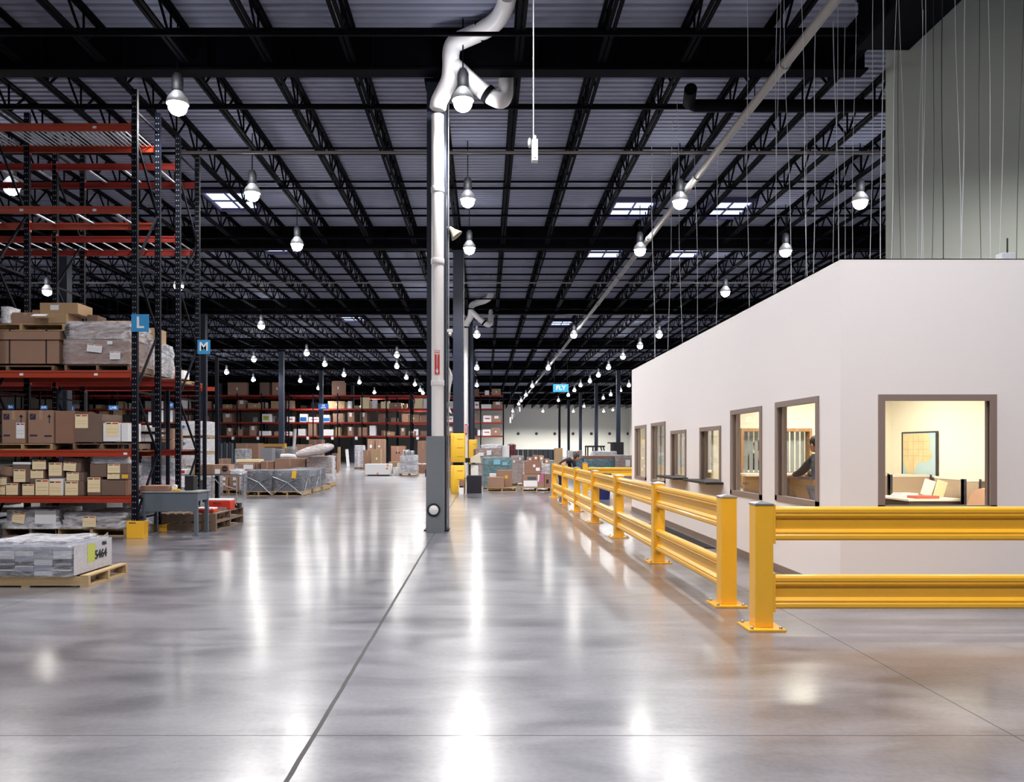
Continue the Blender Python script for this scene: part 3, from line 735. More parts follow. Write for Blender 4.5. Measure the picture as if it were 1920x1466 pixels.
# ------------------------------------------------------------------ pipes near the roof
mb = MB().tube([(4.98, 3, 7.9), (4.98, 120, 7.9)], .082, 14)
t = thing('grey_pipe', 'long straight grey pipe sloping through the roof space towards the distance', 'pipe')
mb.build('pipe_run', mat('grey_pipe_paint', '7e7a78', .5), t)
for yy in (7.6, 12.9, 18.2, 23.5, 28.8, 34.1): MB().tube([(4.98, yy-.07, 7.9), (4.98, yy+.07, 7.9)], .1, 14).build('coupling', MATS['grey_pipe_paint'], t)
for yy in (9, 14, 20, 26, 33): MB().tube([(4.98, yy+.3, 7.97), (4.98, yy+.3, 8.42)], .01, 6).build('hanger_rod', M_black, t)
tag(MB().tube([(-7.0, 17.6, 8.25), (9.3, 17.6, 8.25)], .035, 8).build('conduit', MATS['grey_pipe_paint']), 'thin grey conduit running crosswise below the near roof joists', 'conduit')
tag(MB().tube([(-30, 31.5, 8.25), (14, 31.5, 8.25)], .03, 8).build('conduit', MATS['grey_pipe_paint']), 'thin grey conduit running crosswise in the third roof bay', 'conduit')
tag(MB().tube([(3.85, 14.5, 8.25), (3.95, 15.0, 8.22), (4.1, 15.1, 8.2), (7.0, 15.1, 8.2), (10.4, 15.1, 8.2)], .12, 12).build('sprinkler_main', M_black), 'thick black pipe with elbow crossing above the white office', 'pipe')
# hanging pull switch
t = thing('hanging_switch_box', 'white switch box hanging on a cord in mid air', 'switch', (.56, 9.0, 0))
MB().tube([(0, 0, 5.12), (0, 0, 9.04)], .008, 6).build('cord', M_paper, t)
MB().box(-.02, .05, -.05, .05, 4.85, 5.10).build('box_body', M_paper, t, bevel=.004); MB().box(-.005, .03, -.03, .03, 5.10, 5.15).build('cord_grip', M_paper, t)
MB().ball((-.045, 0, 5.07), .022, .04, .06).build('plug', M_paper, t); MB().ball((.015, -.05, 4.88), .006).build('screw_hole', M_dark, t)
# little white tags hanging far off beside the end of the racks
for k, (x, y) in enumerate(((957,787),(960.5,780),(964,776),(970,771),(974.5,767))):
    Y = 60 + k*4; t = thing('hanging_tag', f'small white tag dangling on a wire near the far wall, {ordn[k]} from the left', 'tag', (PX(x, Y), Y, PH(y, Y)), 0, 'hanging white tags')
    MB().box(-.06, .06, -.01, .01, -.25, .2).build('tag_card', M_paper, t); MB().box(-.008, .008, -.008, .008, .2, 9.05-PH(y, Y)).build('wire', M_wirek, t)
for k in range(7):
    x = 971.5+34.3*k; tag(MB().lathe([(.25, 0), (.25, -.12), (.18, -.14)], n=12, axis='y').build('wall_fixture', M_dark, loc=(PX(x, YF), YF, PH(813, YF))), f'small dark round fixture on pale far wall, {ordn[k]} from the left', 'wall fixture', 'round fixtures on the far wall')
# ------------------------------------------------------------------ pallets, cartons, wrapped loads
def pallet(label, x, y, z=0, L=1.22, W=1.0, rz=0, m=None, group=None, detail=True, across=True, h=.14):
    """across: the three stringers run along local x (their ends face right), deck boards along local y"""
    m = m or M_wood; t = thing('wooden_pallet', label, 'pallet', (x, y, z), rz, group)
    a, b_ = (L/2, W/2)
    def st(v):
        mb = MB()
        if across: mb.box(-a, a, v-.022, v+.022, .018, h-.018)
        else: mb.box(v-.022, v+.022, -b_, b_, .018, h-.018)
        return mb
    def board(v, wd, z0):
        mb = MB()
        if across: mb.box(v-wd/2, v+wd/2, -b_, b_, z0, z0+.018)
        else: mb.box(-a, a, v-wd/2, v+wd/2, z0, z0+.018)
        return mb
    e = (b_ if across else a)-.022; q = (a if across else b_)
    if detail:
        for v in (-e, 0, e): st(v).build('stringer', m, t)
        n = 7
        for i in range(n): board(-q+.05+(2*q-.1)*i/(n-1), .09, h-.018).build('deck_board', m, t)
        for i in range(3): board(-q+.05+(2*q-.1)*i/2, .09, 0).build('bottom_board', m, t)
    else:
        mb = MB()
        for v in (-e, 0, e):
            s_ = st(v); mb.add(s_.v, s_.f)
        mb.build('stringer', m, t); mb = MB()
        for i in range(6):
            s_ = board(-q+.05+(2*q-.1)*i/5, .12, h-.018); mb.add(s_.v, s_.f)
        mb.build('deck', m, t); mb = MB()
        for i in range(3):
            s_ = board(-q+.05+(2*q-.1)*i/2, .1, 0); mb.add(s_.v, s_.f)
        mb.build('bottom', m, t)
    return t
def slip(par, x0, x1, z0, z1, y, m=None, tilt=0, name='shipping_label', head=True, side='front', depth=.003):
    """paper slip on the front (local -y) face, with printed head line"""
    M = Matrix.Translation(((x0+x1)/2, 0, (z0+z1)/2)) @ Matrix.Rotation(tilt, 4, 'Y') @ Matrix.Translation((-(x0+x1)/2, 0, -(z0+z1)/2))
    o = MB().box(x0, x1, y-depth, y, z0, z1, 0, M).build(name, m or M_cream, par)
    if head:
        wd = x1-x0; hh = z1-z0; zt = z1-hh*.05
        MB().box(x0+wd*.06, x0+wd*.42, y-depth-.001, y-depth, zt-hh*.08, zt, 0, M).box(x0+wd*.1, x0+wd*.9, y-depth-.001, y-depth, z0+hh*.3, z0+hh*.31, 0, M).box(x0+wd*.1, x0+wd*.9, y-depth-.001, y-depth, z0+hh*.5, z0+hh*.51, 0, M).build('print', M_ink, o)
        MB().box(x0+wd*.52, x0+wd*.94, y-depth-.001, y-depth, zt-hh*.08, zt, 0, M).build('red_print', M_redink, o)
    return o
def carton(label, x0, x1, z0, z1, y, d=.35, m=None, rz=0, slips=(), tape=True, group=None, tilt=0, name='cardboard_box', bevel=.006, cat='box'):
    w_ = x1-x0; h = z1-z0; m = m or M_card
    mb = MB().box(-w_/2, w_/2, 0, d, 0, h)
    o = mb.build(name, m, None, bevel=min(bevel, w_*.03), loc=((x0+x1)/2, y, z0)); o.rotation_euler = (0, tilt, rz)
    tag(o, label, cat, group)
    if tape:
        tw = min(.06, w_*.14)
        MB().box(-tw/2, tw/2, -.0015, d*1.0, h, h+.0015).box(-tw/2, tw/2, -.0015, 0, h*.72, h+.0015).build('packing_tape', M_tape, o)
    for s_ in slips:
        u0, u1, v0, v1 = s_[:4]; mm = s_[4] if len(s_) > 4 else None; head = s_[5] if len(s_) > 5 else True
        slip(o, -w_/2+u0*w_, -w_/2+u1*w_, v0*h, v1*h, -.0005 if not tape else -.002, mm, head=head)
    return o
def pc(label, px0, px1, pyt, pyb, Y, d=.35, **k):
    return carton(label, PX(px0, Y), PX(px1, Y), PH(pyb, Y), PH(pyt, Y), Y, d, **k)
def film_shell(x0, x1, y0, y1, z0, z1, amp=.02, n=7, flare=0.0, seed=1, top=0.0):
    r = random.Random(seed); mb = MB(); cx, cy = (x0+x1)/2, (y0+y1)/2
    ring = []
    for i in range(n): ring.append((x0+(x1-x0)*i/n, y0))
    for i in range(n): ring.append((x1, y0+(y1-y0)*i/n))
    for i in range(n): ring.append((x1-(x1-x0)*i/n, y1))
    for i in range(n): ring.append((x0, y1-(y1-y0)*i/n))
    N = len(ring); vs = []; K = 8
    for k in range(K+1):
        f_ = k/K; s_ = 1 + flare*(1-f_)**3 - (.03 if k == K else 0)
        for (x, y) in ring:
            vs.append((cx+(x-cx)*s_+r.uniform(-amp, amp), cy+(y-cy)*s_+r.uniform(-amp, amp), z0+(z1-z0)*f_+(r.uniform(-amp, amp) if 0 < k < K else 0)+(top*math.sin(x*9+y*5) if k == K else 0)))
    mb.add(vs, [(k*N+i, k*N+(i+1) % N, (k+1)*N+(i+1) % N, (k+1)*N+i) for k in range(K) for i in range(N)], 0, True)
    c = len(vs); mb.add(vs[K*N:]+[(cx, cy, z1+amp)], [(i, (i+1) % N, N) for i in range(N)], 0, True)
    return mb
def wrapped(label, x0, x1, y0, d, z0, z1, inner=None, film=None, tiers=2, cols=2, slips=(), group=None, seed=1, straps=False, amp=.015, gap=0.0, flare=0.0, cat='wrapped load', name='wrapped_load', depthcols=2, top=0.0):
    inner = inner or M_card; film = film or M_film; w_ = x1-x0; h = z1-z0
    t = thing(name, label, cat, ((x0+x1)/2, y0, z0), 0, group); r = random.Random(seed)
    inn = inner if isinstance(inner, (list, tuple)) else [inner]
    k = 0
    for i in range(cols):
        for j in range(tiers):
            for q in range(depthcols):
                a = -w_/2+.01+(w_-.02)*i/cols; b_ = a+(w_-.02)/cols-.008
                c = .01+(d-.02)*q/depthcols; e = c+(d-.02)/depthcols-.008
                zz = h*j/tiers; dz = h/tiers-.008
                o = (r.uniform(-gap, gap), r.uniform(-gap, 0) if q == 0 else 0)
                MB().box(a, b_, c-o[1]*.3, e, zz, zz+dz*(1 if j < tiers-1 else r.uniform(1-gap*6, 1))).build('packed_carton', inn[(i*3+j*2+q) % len(inn)], t, bevel=.005)
                k += 1
    film_shell(-w_/2-.012, w_/2+.012, -.012, d+.012, 0, h+.012, amp, 7, flare, seed, top).build('plastic_film', film, t)
    for s_ in slips: slip(t, -w_/2+s_[0]*w_, -w_/2+s_[1]*w_, s_[2]*h, s_[3]*h, -.035, s_[4] if len(s_) > 4 else M_cream, s_[5] if len(s_) > 5 else 0, head=(s_[6] if len(s_) > 6 else True))
    if straps:
        for a, b_ in (((-w_/2, 0), (w_/2, h*.7)), ((w_/2, 0), (-w_/2, h*.7))):
            MB().tube([(a[0], -.04, a[1]-.1), ((a[0]+b_[0])/2, -.045, (a[1]+b_[1])/2+.05), (b_[0], -.04, b_[1])], .012, 6).build('strap', M_silver, t)
        MB().tube([(w_/2+.04, 0, -.1), (w_/2+.045, d*.5, h*.6), (w_/2+.04, d, -.05)], .012, 6).build('strap', M_silver, t)
    return t

# ------------------------------------------------------------------ near racks
def rack_post(par, x, y, H, face=-1):
    mb = MB(); w_ = .046; d = .07
    mb.box(-w_, w_, -d/2, -d/2+.003, .01, H).box(-w_, -w_+.003, -d/2, d/2, .01, H).box(w_-.003, w_, -d/2, d/2, .01, H)
    z = .2
    while z < H-.05:
        for sx in (-.02, .02): mb.box(sx-.006, sx+.006, -d/2-.001, -d/2, z-.011, z+.011, 1)  # pale dots painted for light showing through the punched holes
        z += .10
    mb.off((x, y, 0)); mb.build('post', [M_navy, mat('hole_light_paint', '8f9aa8', .4)], par)
    MB().box(x-.075, x+.075, y-.06, y+.06, 0, .01).build('foot_plate', M_navy, par)
def rack_beam(par, x0, x1, y, z, m, lab=()):
    mb = MB().box(x0+.05, x1-.05, y-.025, y+.025, z-.115, z-.03).box(x0+.05, x1-.05, y-.035, y+.01, z-.03, z)
    b = mb.build('beam', m, par)
    MB().box(x0+.045, x0+.052, y-.045, y+.03, z-.16, z+.04).build('end_plate', m, b); MB().box(x1-.052, x1-.045, y-.045, y+.03, z-.16, z+.04).build('end_plate', m, b)
    for f_ in lab: MB().box(x0+(x1-x0)*f_-.03, x0+(x1-x0)*f_+.03, y-.037, y-.0255, z-.085, z-.045).build('location_label', M_paper, b)
    return b
def near_rack(label, Xs, Yf, Yr, H, levels, m, deck, labs):
    t = thing('pallet_rack', label, 'pallet rack')
    for x in Xs:
        rack_post(t, x, Yf, H); rack_post(t, x, Yr, H)
        z = .35; k = 0
        while z < H-1.0:
            a, b_ = (Yf+.03, Yr-.03) if k % 2 == 0 else (Yr-.03, Yf+.03)
            MB().bar((x, a, z), (x, b_, z+1.05), .032).build('brace', M_navy, t)
            if k % 2 == 0: MB().bar((x, Yf+.03, z-.03), (x, Yr-.03, z-.03), .032).build('brace', M_navy, t)
            z += 1.08; k += 1
        MB().bar((x, Yf+.03, H-.35), (x, Yr-.03, H-.35), .032).build('brace', M_navy, t)
    for i in range(len(Xs)-1):
        for z in levels:
            rack_beam(t, Xs[i], Xs[i+1], Yf-.02, z, m, labs.get(z, ())); rack_beam(t, Xs[i], Xs[i+1], Yr+.02, z, m)
            if z in deck:
                n = deck[z]
                for k in range(n):
                    x = Xs[i]+.12+(Xs[i+1]-Xs[i]-.24)*k/(n-1)
                    MB().box(x-.012, x+.012, Yf, Yr, z-.02, z-.002).build('cross_bar', M_silver, t)
            else:
                MB().box(Xs[i]+.06, Xs[i+1]-.06, Yf+.012, Yr-.012, z-.03, z-.012).build('shelf_board', M_cardd if z < 6 else M_navy, t) if z < 5 else [MB().box(x-.025, x+.025, Yf, Yr, z-.03, z-.004).build('cross_bar', M_silver, t) for x in (Xs[i]+.5, Xs[i]+1.2, Xs[i]+1.9)]
    return t
LV = [.707, 1.49, 2.83, 5.61, 7.01]
near_rack('tall blue and orange pallet rack nearest the camera with sign L', [-10.70, -8.32, -5.945], 13.13, 14.05, 7.6, LV, M_orange, {7.01: 26}, {7.01: (.72,), 5.61: (.2, .72), 2.83: (.2, .73), 1.49: (.97-.03,)})
near_rack('second tall blue and red pallet rack behind the nearest one', [-10.72, -8.32, -5.945], 14.97, 15.98, 7.56, LV, M_red, {5.61: 8}, {})
# sign plates on the posts
def sign(label, body, x, y, z, w_, h, size, m, wires=None, lines=None, thick=.012):
    t = thing('hanging_sign' if wires else 'aisle_sign', label, 'sign', (x, y, z))
    MB().box(-w_/2, w_/2, 0, thick, -h/2, h/2).build('sign_plate', m, t, bevel=.003)
    if lines:
        for i, s_ in enumerate(lines): text(s_, size, M_paper, t, (0, -.003, (len(lines)/2-.5-i)*size*1.05), extr=.002, bold=size*.03)
    else: text(body, size, M_paper, t, (0, -.003, 0), extr=.002, bold=size*.02)
    if wires:
        for s_ in (-1, 1): MB().tube([(s_*w_*.42, thick/2, h/2), (s_*w_*.42, thick/2, wires-z)], .006, 5).build('wire', M_wirek, t)
    return t
sign('square blue sign with white letter L on the near rack', 'L', PX(262.5, 13.05), 13.05, PH(605.5, 13.05), .295, .295, .27, M_blue)
sign('square blue sign with white letter M on the second rack', 'M', PX(382, 15.9), 15.9, PH(650.5, 15.9), .262, .29, .25, M_blue)
sign('hanging blue sign reading FLY over the aisle', 'FLY', PX(1051.5, 44), 44, PH(727.5, 44), .88, .45, .36, M_blue, wires=9.05)
sign('small blue sign reading AM above the stored cartons', 'AM', PX(82, 34), 34, PH(764, 34), .32, .18, .16, M_bluedk, wires=9.05)
sign('small blue sign reading BA at the far left', 'BA', PX(20, 34), 34, PH(763, 34), .28, .2, .16, M_bluedk, wires=9.05)
sign('small blue sign reading LHR between the rack posts', 'LHR', PX(212.5, 34), 34, PH(764.5, 34), .44, .21, .17, M_bluedk, wires=9.05)
sign('small blue sign reading S seen behind the large grey carton', 'S', PX(135, 34), 34, PH(766, 34), .19, .21, .17, M_bluedk, wires=9.05)
sign('small blue sign reading MIT seen between the rack posts', 'MIT', PX(319, 34), 34, PH(760, 34), .3, .23, .14, M_bluedk, wires=9.05)
sign('small two-line blue sign before the distant racks', '', PX(606.5, 60), 60, PH(762, 60), .8, .43, .17, M_bluedk, wires=9.05, lines=('DB', 'RTN'))

# level 2.83 of the near rack
Y = 13.16
carton('large brown strapped carton on the second highest loaded shelf, left', PX(-90, Y), PX(107, Y), PH(681, Y), PH(627, Y), Y+.06, .85, M_card, tape=False)
s_ = bpy.data.objects[-1] if False else None
def child_box(o, name, m, *a): return MB().box(*a).build(name, m, o)
big = [o for o in COL.objects if o.get('label', '').startswith('large brown strapped')][0]
w_ = PX(107, Y)-PX(-90, Y); h_ = PH(627, Y)-PH(681, Y)
for px_ in (14, 83): 
    x = PX(px_, Y)-(PX(-90, Y)+PX(107, Y))/2; child_box(big, 'strap', M_ink, x-.012, x+.012, -.004, .853, -.002, h_+.12)
child_box(big, 'lid', M_card, -w_/2-.02, w_/2+.03, -.03, .88, h_-.08, h_+.06)
pallet('bare dark pallet under the strapped carton', PX(10, Y), Y+.5, 2.83, L=1.6, W=.9, m=M_wooddk, across=False, h=.1)
pallet('pale wooden pallet lying on top of the strapped carton', PX(35, Y), Y+.46, PH(618, Y)-.01, L=1.5, W=.8, across=False, h=.125)
z = PH(618, Y)+.12
carton('low brown carton on the upper pallet, left of the taller one', PX(15, Y), PX(66, Y), z, z+.19, Y+.1, .4, M_card)
carton('brown carton with small white label on top of the stack', PX(67, Y), PX(139, Y), z+.17, z+.36, Y+.12, .5, M_cardl, slips=((.28, .5, .35, .8, M_paper, False),), rz=-.0)
o = carton('open brown carton with a white flap beneath the topmost carton', PX(62, Y), PX(122, Y), z, z+.165, Y+.05, .5, M_cardl, tape=False)
MB().box(-.25, .0, -.09, 0, .155, .16, 0, Matrix.Rotation(.5, 4, 'X')).build('open_flap', M_paper, o)
carton('small brown carton peeking over behind the low carton', PX(41, Y), PX(66, Y), z+.19, z+.27, Y+.3, .3, M_card, tape=False)
carton('crumpled brown carton right of the topmost carton', PX(139, Y), PX(160, Y), z+.0, z+.2, Y+.4, .3, M_cardd, tape=False, tilt=.1)
wrapped('bag of bubble wrap on the upper pallet at the far left', PX(0, Y), PX(14, Y), Y+.05, .3, z, z+.27, M_paper, M_filmw, 1, 1, depthcols=1, cat='wrapped goods')
pallet('dark pallet under the film-wrapped brown load by sign L', PX(181, Y), Y+.5, 2.83, L=1.12, W=.95, m=M_wooddk, across=False, h=.12)
wrapped('film-wrapped brown pallet load left of sign L', PX(120, Y), PX(242, Y), Y, .9, 2.95, PH(636, Y), [M_cardr, M_card], M_film, 1, 1, slips=((.37, .6, .47, .78, M_paper, .12), (.72, .88, .18, .5, M_paper), (.68, .76, .78, .92, M_paper, 0, False)), seed=3, amp=.01)
wrapped('heap of film-wrapped cartons on top of the brown load by sign L', PX(124, Y), PX(241, Y), Y+.03, .85, PH(635, Y), PH(603, Y), [M_cardr, M_cardl, M_card], M_filmw, 1, 2, seed=5, amp=.025, gap=.01)
carton('long brown carton lying behind the wrapped heap', PX(170, Y), PX(243, Y), PH(604, Y), PH(594, Y), Y+.4, .35, M_cardl, tape=False)
t_ = text('76551', .09, M_ink, big, (0, 0, 0), name='handwriting'); t_.parent = None; bpy.data.objects.remove(t_)
ld = [o for o in COL.objects if o.get('label', '').startswith('heap of film-wrapped')][0]
text('76551', .09, M_ink, ld, (-.51, -.05, .14), (PI/2, PI/2, 0), name='handwriting', bold=.001)
# second rack, level 2.83
Y2 = 15.0
wrapped('tall film-wrapped pallet with open brown carton behind sign L', PX(253, Y2), PX(289, Y2)+.0, Y2+.0, .9, 2.95, PH(640, Y2), [M_cardr, M_grey], M_filmw, 2, 1, seed=8, flare=.0, amp=.02)
carton('light brown carton on the wrapped pallet behind sign L', PX(258, Y2), PX(288, Y2), PH(640, Y2), PH(613, Y2), Y2+.1, .5, M_cardl)
Y3 = 22.0
pallet('high pallet load deck right of the near rack post', PX(318, Y3), Y3+.5, PH(716, Y3)-.12, L=1.2, W=1.0, group=None, detail=False)
carton('brown carton with yellow mark high on the third rack', PX(298, Y3), PX(325, Y3), PH(711, Y3), PH(686, Y3), Y3, .6, M_card, slips=((.45, .7, .3, .7, M_yelp, False),))
carton('white carton high on the third rack', PX(334, Y3), PX(345, Y3), PH(710, Y3), PH(694, Y3), Y3, .4, M_paper, tape=False)
# third rack behind (bays seen between the posts)
t = thing('pallet_rack', 'third blue and orange rack seen between the posts', 'pallet rack')
for x in (-11.9, -9.4): 
    for y in (21.9, 22.9): MB().box(x-.045, x+.045, y-.04, y+.04, 0, 4.2).build('post', M_navy, t)
for z in (3.33,):
    for y in (21.9, 22.9): MB().box(-11.86, -8.0, y-.03, y+.03, z-.12, z).build('beam', M_orange, t)
for x in (-7.95,):
    for y in (21.9, 22.9): MB().box(x-.045, x+.045, y-.04, y+.04, 0, 4.2).build('post', M_navy, t)
# level 1.49
Y = 13.16
pallet('pallet under the two big printed cartons', PX(40, Y), Y+.45, 1.49, L=1.04, W=.85, across=False, h=.105)
def printed(label, x0, x1, sheet):
    o = carton(label, PX(x0, Y), PX(x1, Y), 1.60, PH(769, Y), Y+.02, .75, M_card, slips=((.62, .98, .15, .62, M_paper),) if sheet else ())
    w_ = PX(x1, Y)-PX(x0, Y); h = PH(769, Y)-1.6; 
    MB().box(-w_/2+.03, -w_/2+.13, -.003, -.0005, h-.16, h-.06).build('print_patch', mat('purple_ink', '2d2440', .7), o)
    MB().add([(-w_/2+.05, -.0035, h-.12), (-w_/2+.06, -.0035, h-.12), (-w_/2+.11, -.0035, h-.07), (-w_/2+.1, -.0035, h-.07)], [(0, 1, 2, 3)]).build('print_stroke', M_card, o)
    ax = w_/2-.07; MB().box(ax-.008, ax+.008, -.003, -.0005, h-.22, h-.08).build('arrow_shaft', MATS['purple_ink'], o)
    MB().add([(ax-.035, -.003, h-.12), (ax+.035, -.003, h-.12), (ax, -.003, h-.07)], [(0, 1, 2)]).build('arrow_head', MATS['purple_ink'], o)
    MB().box(-w_/2+.03, -.06, -.003, -.0005, .12, .15).box(.06, w_/2-.03, -.003, -.0005, .11, .14).build('print_line', MATS['purple_ink'], o)
    return o
printed('big brown carton with arrow print and white sheet, far left shelf', 2, 46, True)
printed('big brown carton with arrow print beside the one with white sheet', 51.5, 99, False)
carton('dark brown carton side between printed and grey cartons', PX(100.5, Y), PX(138, Y), 1.6, PH(770, Y), Y+.05, .7, M_cardr, tape=False)
pallet('grey weathered pallet right of the printed cartons', PX(118, Y), Y+.6, 1.49, L=.5, W=.7, m=M_wooddk, across=False, h=.09)
carton('large dull grey-brown carton with cream slip at its corner', PX(140.5, Y), PX(191.5, Y), 1.62, PH(776, Y), Y, .7, M_cardd, slips=((.01, .48, .5, .98),), tape=False)
carton('white bundle with cream slip between grey carton and post', PX(193, Y), PX(226, Y), 1.63, PH(793, Y), Y, .5, M_paper, slips=((.15, .9, .27, 1.05),), tape=False, bevel=.03, name='white_bundle', cat='bundle')
carton('narrow white carton against the near rack post', PX(227.5, Y), PX(240, Y), 1.63, PH(793, Y), Y, .5, M_paper, tape=False)
mb = MB()
pallet('low dark pallet under the grey carton and white bundle', PX(190, Y), Y+.4, 1.49, L=1.0, W=.75, m=M_wooddk, across=False, h=.11)
for k, x in enumerate((160, 182, 203, 226)):
    tag(MB().lathe([(.035, 0), (.03, .02), (.008, .11)], n=10).build('cone_spout', M_paper if k else M_cardd, loc=(PX(x, 15.3), 15.3, 1.50)), f'small pale cone on the second rack shelf, {ordn[k]} from the left', 'cone', 'small pale cones')
# second rack level 1.49
for k, (a, b_, c, e) in enumerate(((253, 273, 797, 809), (274, 290, 801, 809), (252, 270, 813, 828), (271, 287, 814, 828))):
    pc(f'small whitish carton behind the near posts, {["upper left", "upper right", "lower left", "lower right"][k]} of four', a, b_, c, e, 15.05, .3, m=M_paper, tape=False)
tag(MB().box(-9, 9, 0, .6, 0, .02).build('shelf_board', M_navy, loc=(PX(270, 15.1), 15.05, PH(812.5, 15.05))), 'x', 'shelf'); bpy.data.objects.remove(COL.objects[-1])
carton('dark tray under the upper two whitish cartons', PX(252, 15.03), PX(291, 15.03), PH(812.9, 15.03), PH(809.2, 15.03), 15.03, .5, M_navy, tape=False, name='dark_tray', cat='tray')
carton('dark crate carrying the lower whitish cartons', PX(250, 15.03), PX(291, 15.03), 1.49, PH(828.3, 15.03), 15.03, .5, M_navy, tape=False, name='dark_crate', cat='crate')

# level .707: cream-slipped parcels (crop scale 5.236)
def q(v): return v/5.236
def par(label, a, b_, c, e, slips=(), m=None, dy=0.0, d=.38, tilt=0, **k):
    Yq = 13.17+dy; x0, x1 = PX(q(a), Yq), PX(q(b_), Yq)
    zt, zb = PH(830+q(c), Yq), PH(830+q(e), Yq)
    if e > 480: zb = .712
    sl = [((s[0]-a)/(b_-a), (s[1]-a)/(b_-a), (e-s[3])/(e-c), (e-s[2])/(e-c)) + tuple(s[4:]) for s in slips]
    return carton(label, x0, x1, zb, zt, Yq, d, m or M_cardd, slips=sl, tape=False, tilt=tilt, **k)
par('parcel with cream slip at bottom left end of the low shelf', -70, 54, 420, 492, ((0, 50, 423, 485),))
par('parcel with cream slip stacked on the leftmost bottom parcel', -60, 70, 337, 418, ((0, 65, 340, 414),))
par('tilted brown parcel atop the leftmost low shelf pile', 0, 122, 232, 322, (), M_card, .05, tilt=.12)
par('bottom parcel with small cream slip, second from the left', 58, 182, 394, 492, ((60, 175, 399, 487),))
par('dark parcel with large cream slip on second bottom parcel', 126, 292, 217, 390, ((135, 250, 262, 386),), M_cardd, .01)
par('white flat lid lying on the dark parcel, low shelf', 125, 300, 190, 215, (), M_paper, .0)
par('small bottom parcel with cream slip, third from the left', 217, 340, 403, 492, ((220, 335, 406, 488),))
par('middle parcel with wide cream slip above small bottom parcel', 298, 440, 264, 400, ((300, 425, 266, 348),), M_cardd, .02)
par('topmost parcel almost covered by cream slip, left half of low shelf', 314, 452, 167, 262, ((318, 450, 169, 261),))
par('bottom parcel covered by cream slip, middle of the low shelf', 344, 480, 357, 492, ((350, 478, 360, 489),))
par('bottom parcel with blue printed white edge in middle of low shelf', 481, 620, 349, 492, ((483, 603, 370, 491),), M_paper, .01)
par('tall dark parcel with large cream slip above the middle', 474, 614, 194, 347, ((480, 606, 196, 325),))
par('tilted dark carton with slanting cream slip atop low shelf', 612, 790, 146, 280, ((620, 742, 192, 278),), M_cardd, .02, .4, .08)
par('thin parcel with cream slip under the tilted dark carton', 650, 822, 290, 374, ((655, 775, 293, 372),), M_cardd, .03)
par('bottom parcel with cream slip right of the middle', 637, 822, 376, 492, ((640, 766, 379, 490),))
par('parcel with cream slip at left end of the right group', 858, 988, 338, 492, ((860, 984, 341, 464),))
par('long low brown carton under the right group of parcels', 992, 1228, 362, 492, (), M_cardd, .02)
par('small grey carton behind the near post at low shelf end', 1230, 1256, 362, 492, (), M_cardr, .02, .2)
par('dark brown carton left in the right group, upper row', 884, 1048, 206, 336, (), M_cardd, .03)
par('parcel with cream slip and yellow tag, lower of two', 1050, 1256, 302, 360, ((1055, 1174, 304, 355), (1197, 1256, 312, 350, M_yelp, False)))
par('parcel with cream slip, upper of two at shelf end', 1050, 1256, 207, 300, ((1057, 1178, 212, 297),))
wrapped('flat film-wrapped parcel topping the right group of the low shelf', PX(q(905), 13.2), PX(q(1256), 13.2), 13.2, .35, PH(830+q(204), 13.2), PH(830+q(135), 13.2), M_paper, M_filmw, 1, 3, amp=.008, depthcols=1, cat='wrapped goods')
# hidden behind, second rack at .707 and floor
for k, (a, b_, c, e) in enumerate(((0, 17, 936, 947), (75, 87, 936, 953), (99, 135, 936, 955), (147, 182, 936, 955), (230, 239, 937, 953))):
    pc(f'pale grey paper stack in shadow under low shelf, {ordn[k]} from the left', a, b_, c-14, e, 15.1, .4, m=mat('pale_grey_stack', '9aa6ac', .7, var=.15, vscale=30, stretch=(1, 1, 8)), tape=False, group='grey paper stacks under the shelf')
tag(MB().box(-10.5, -6.0, 0, .7, -.05, 0).build('shelf_plank', M_wooddk, loc=(0, 15.05, PH(955.5, 15.1)-.0)), 'long dark plank carrying the grey paper stacks', 'plank')
# floor pallets below the near rack
pallet('dark floor pallet under the left film-wrapped pile', PX(57, 13.3), 13.75, 0, L=.95, W=.9, m=M_wooddk, across=False)
pallet('dark floor pallet under the right film-wrapped pile, beside the guard', PX(171, 13.3), 13.75, 0, L=1.2, W=.9, m=M_wood, across=False)
wrapped('film-wrapped grey pile on left floor pallet with tilted cream slip', PX(10, 13.25), PX(104, 13.25), 13.3, .8, .14, PH(957, 13.25), [mat('pale_stack', '94929c', .7), M_grey], M_filmw, 1, 2, slips=((.13, .38, .3, .95, M_cream, .15), (.58, 1.0, .25, .98, M_paper, 0, False)), amp=.02, flare=.12, seed=9, gap=.02)
wrapped('low film-wrapped pile on right floor pallet with cream slip', PX(117, 13.25), PX(236, 13.25), 13.3, .8, .14, PH(963, 13.25), [M_cardd, M_grey, M_ink], M_filmw, 1, 3, slips=((.31, .52, .1, .82, M_cream),), amp=.03, flare=.05, seed=12, gap=.03)
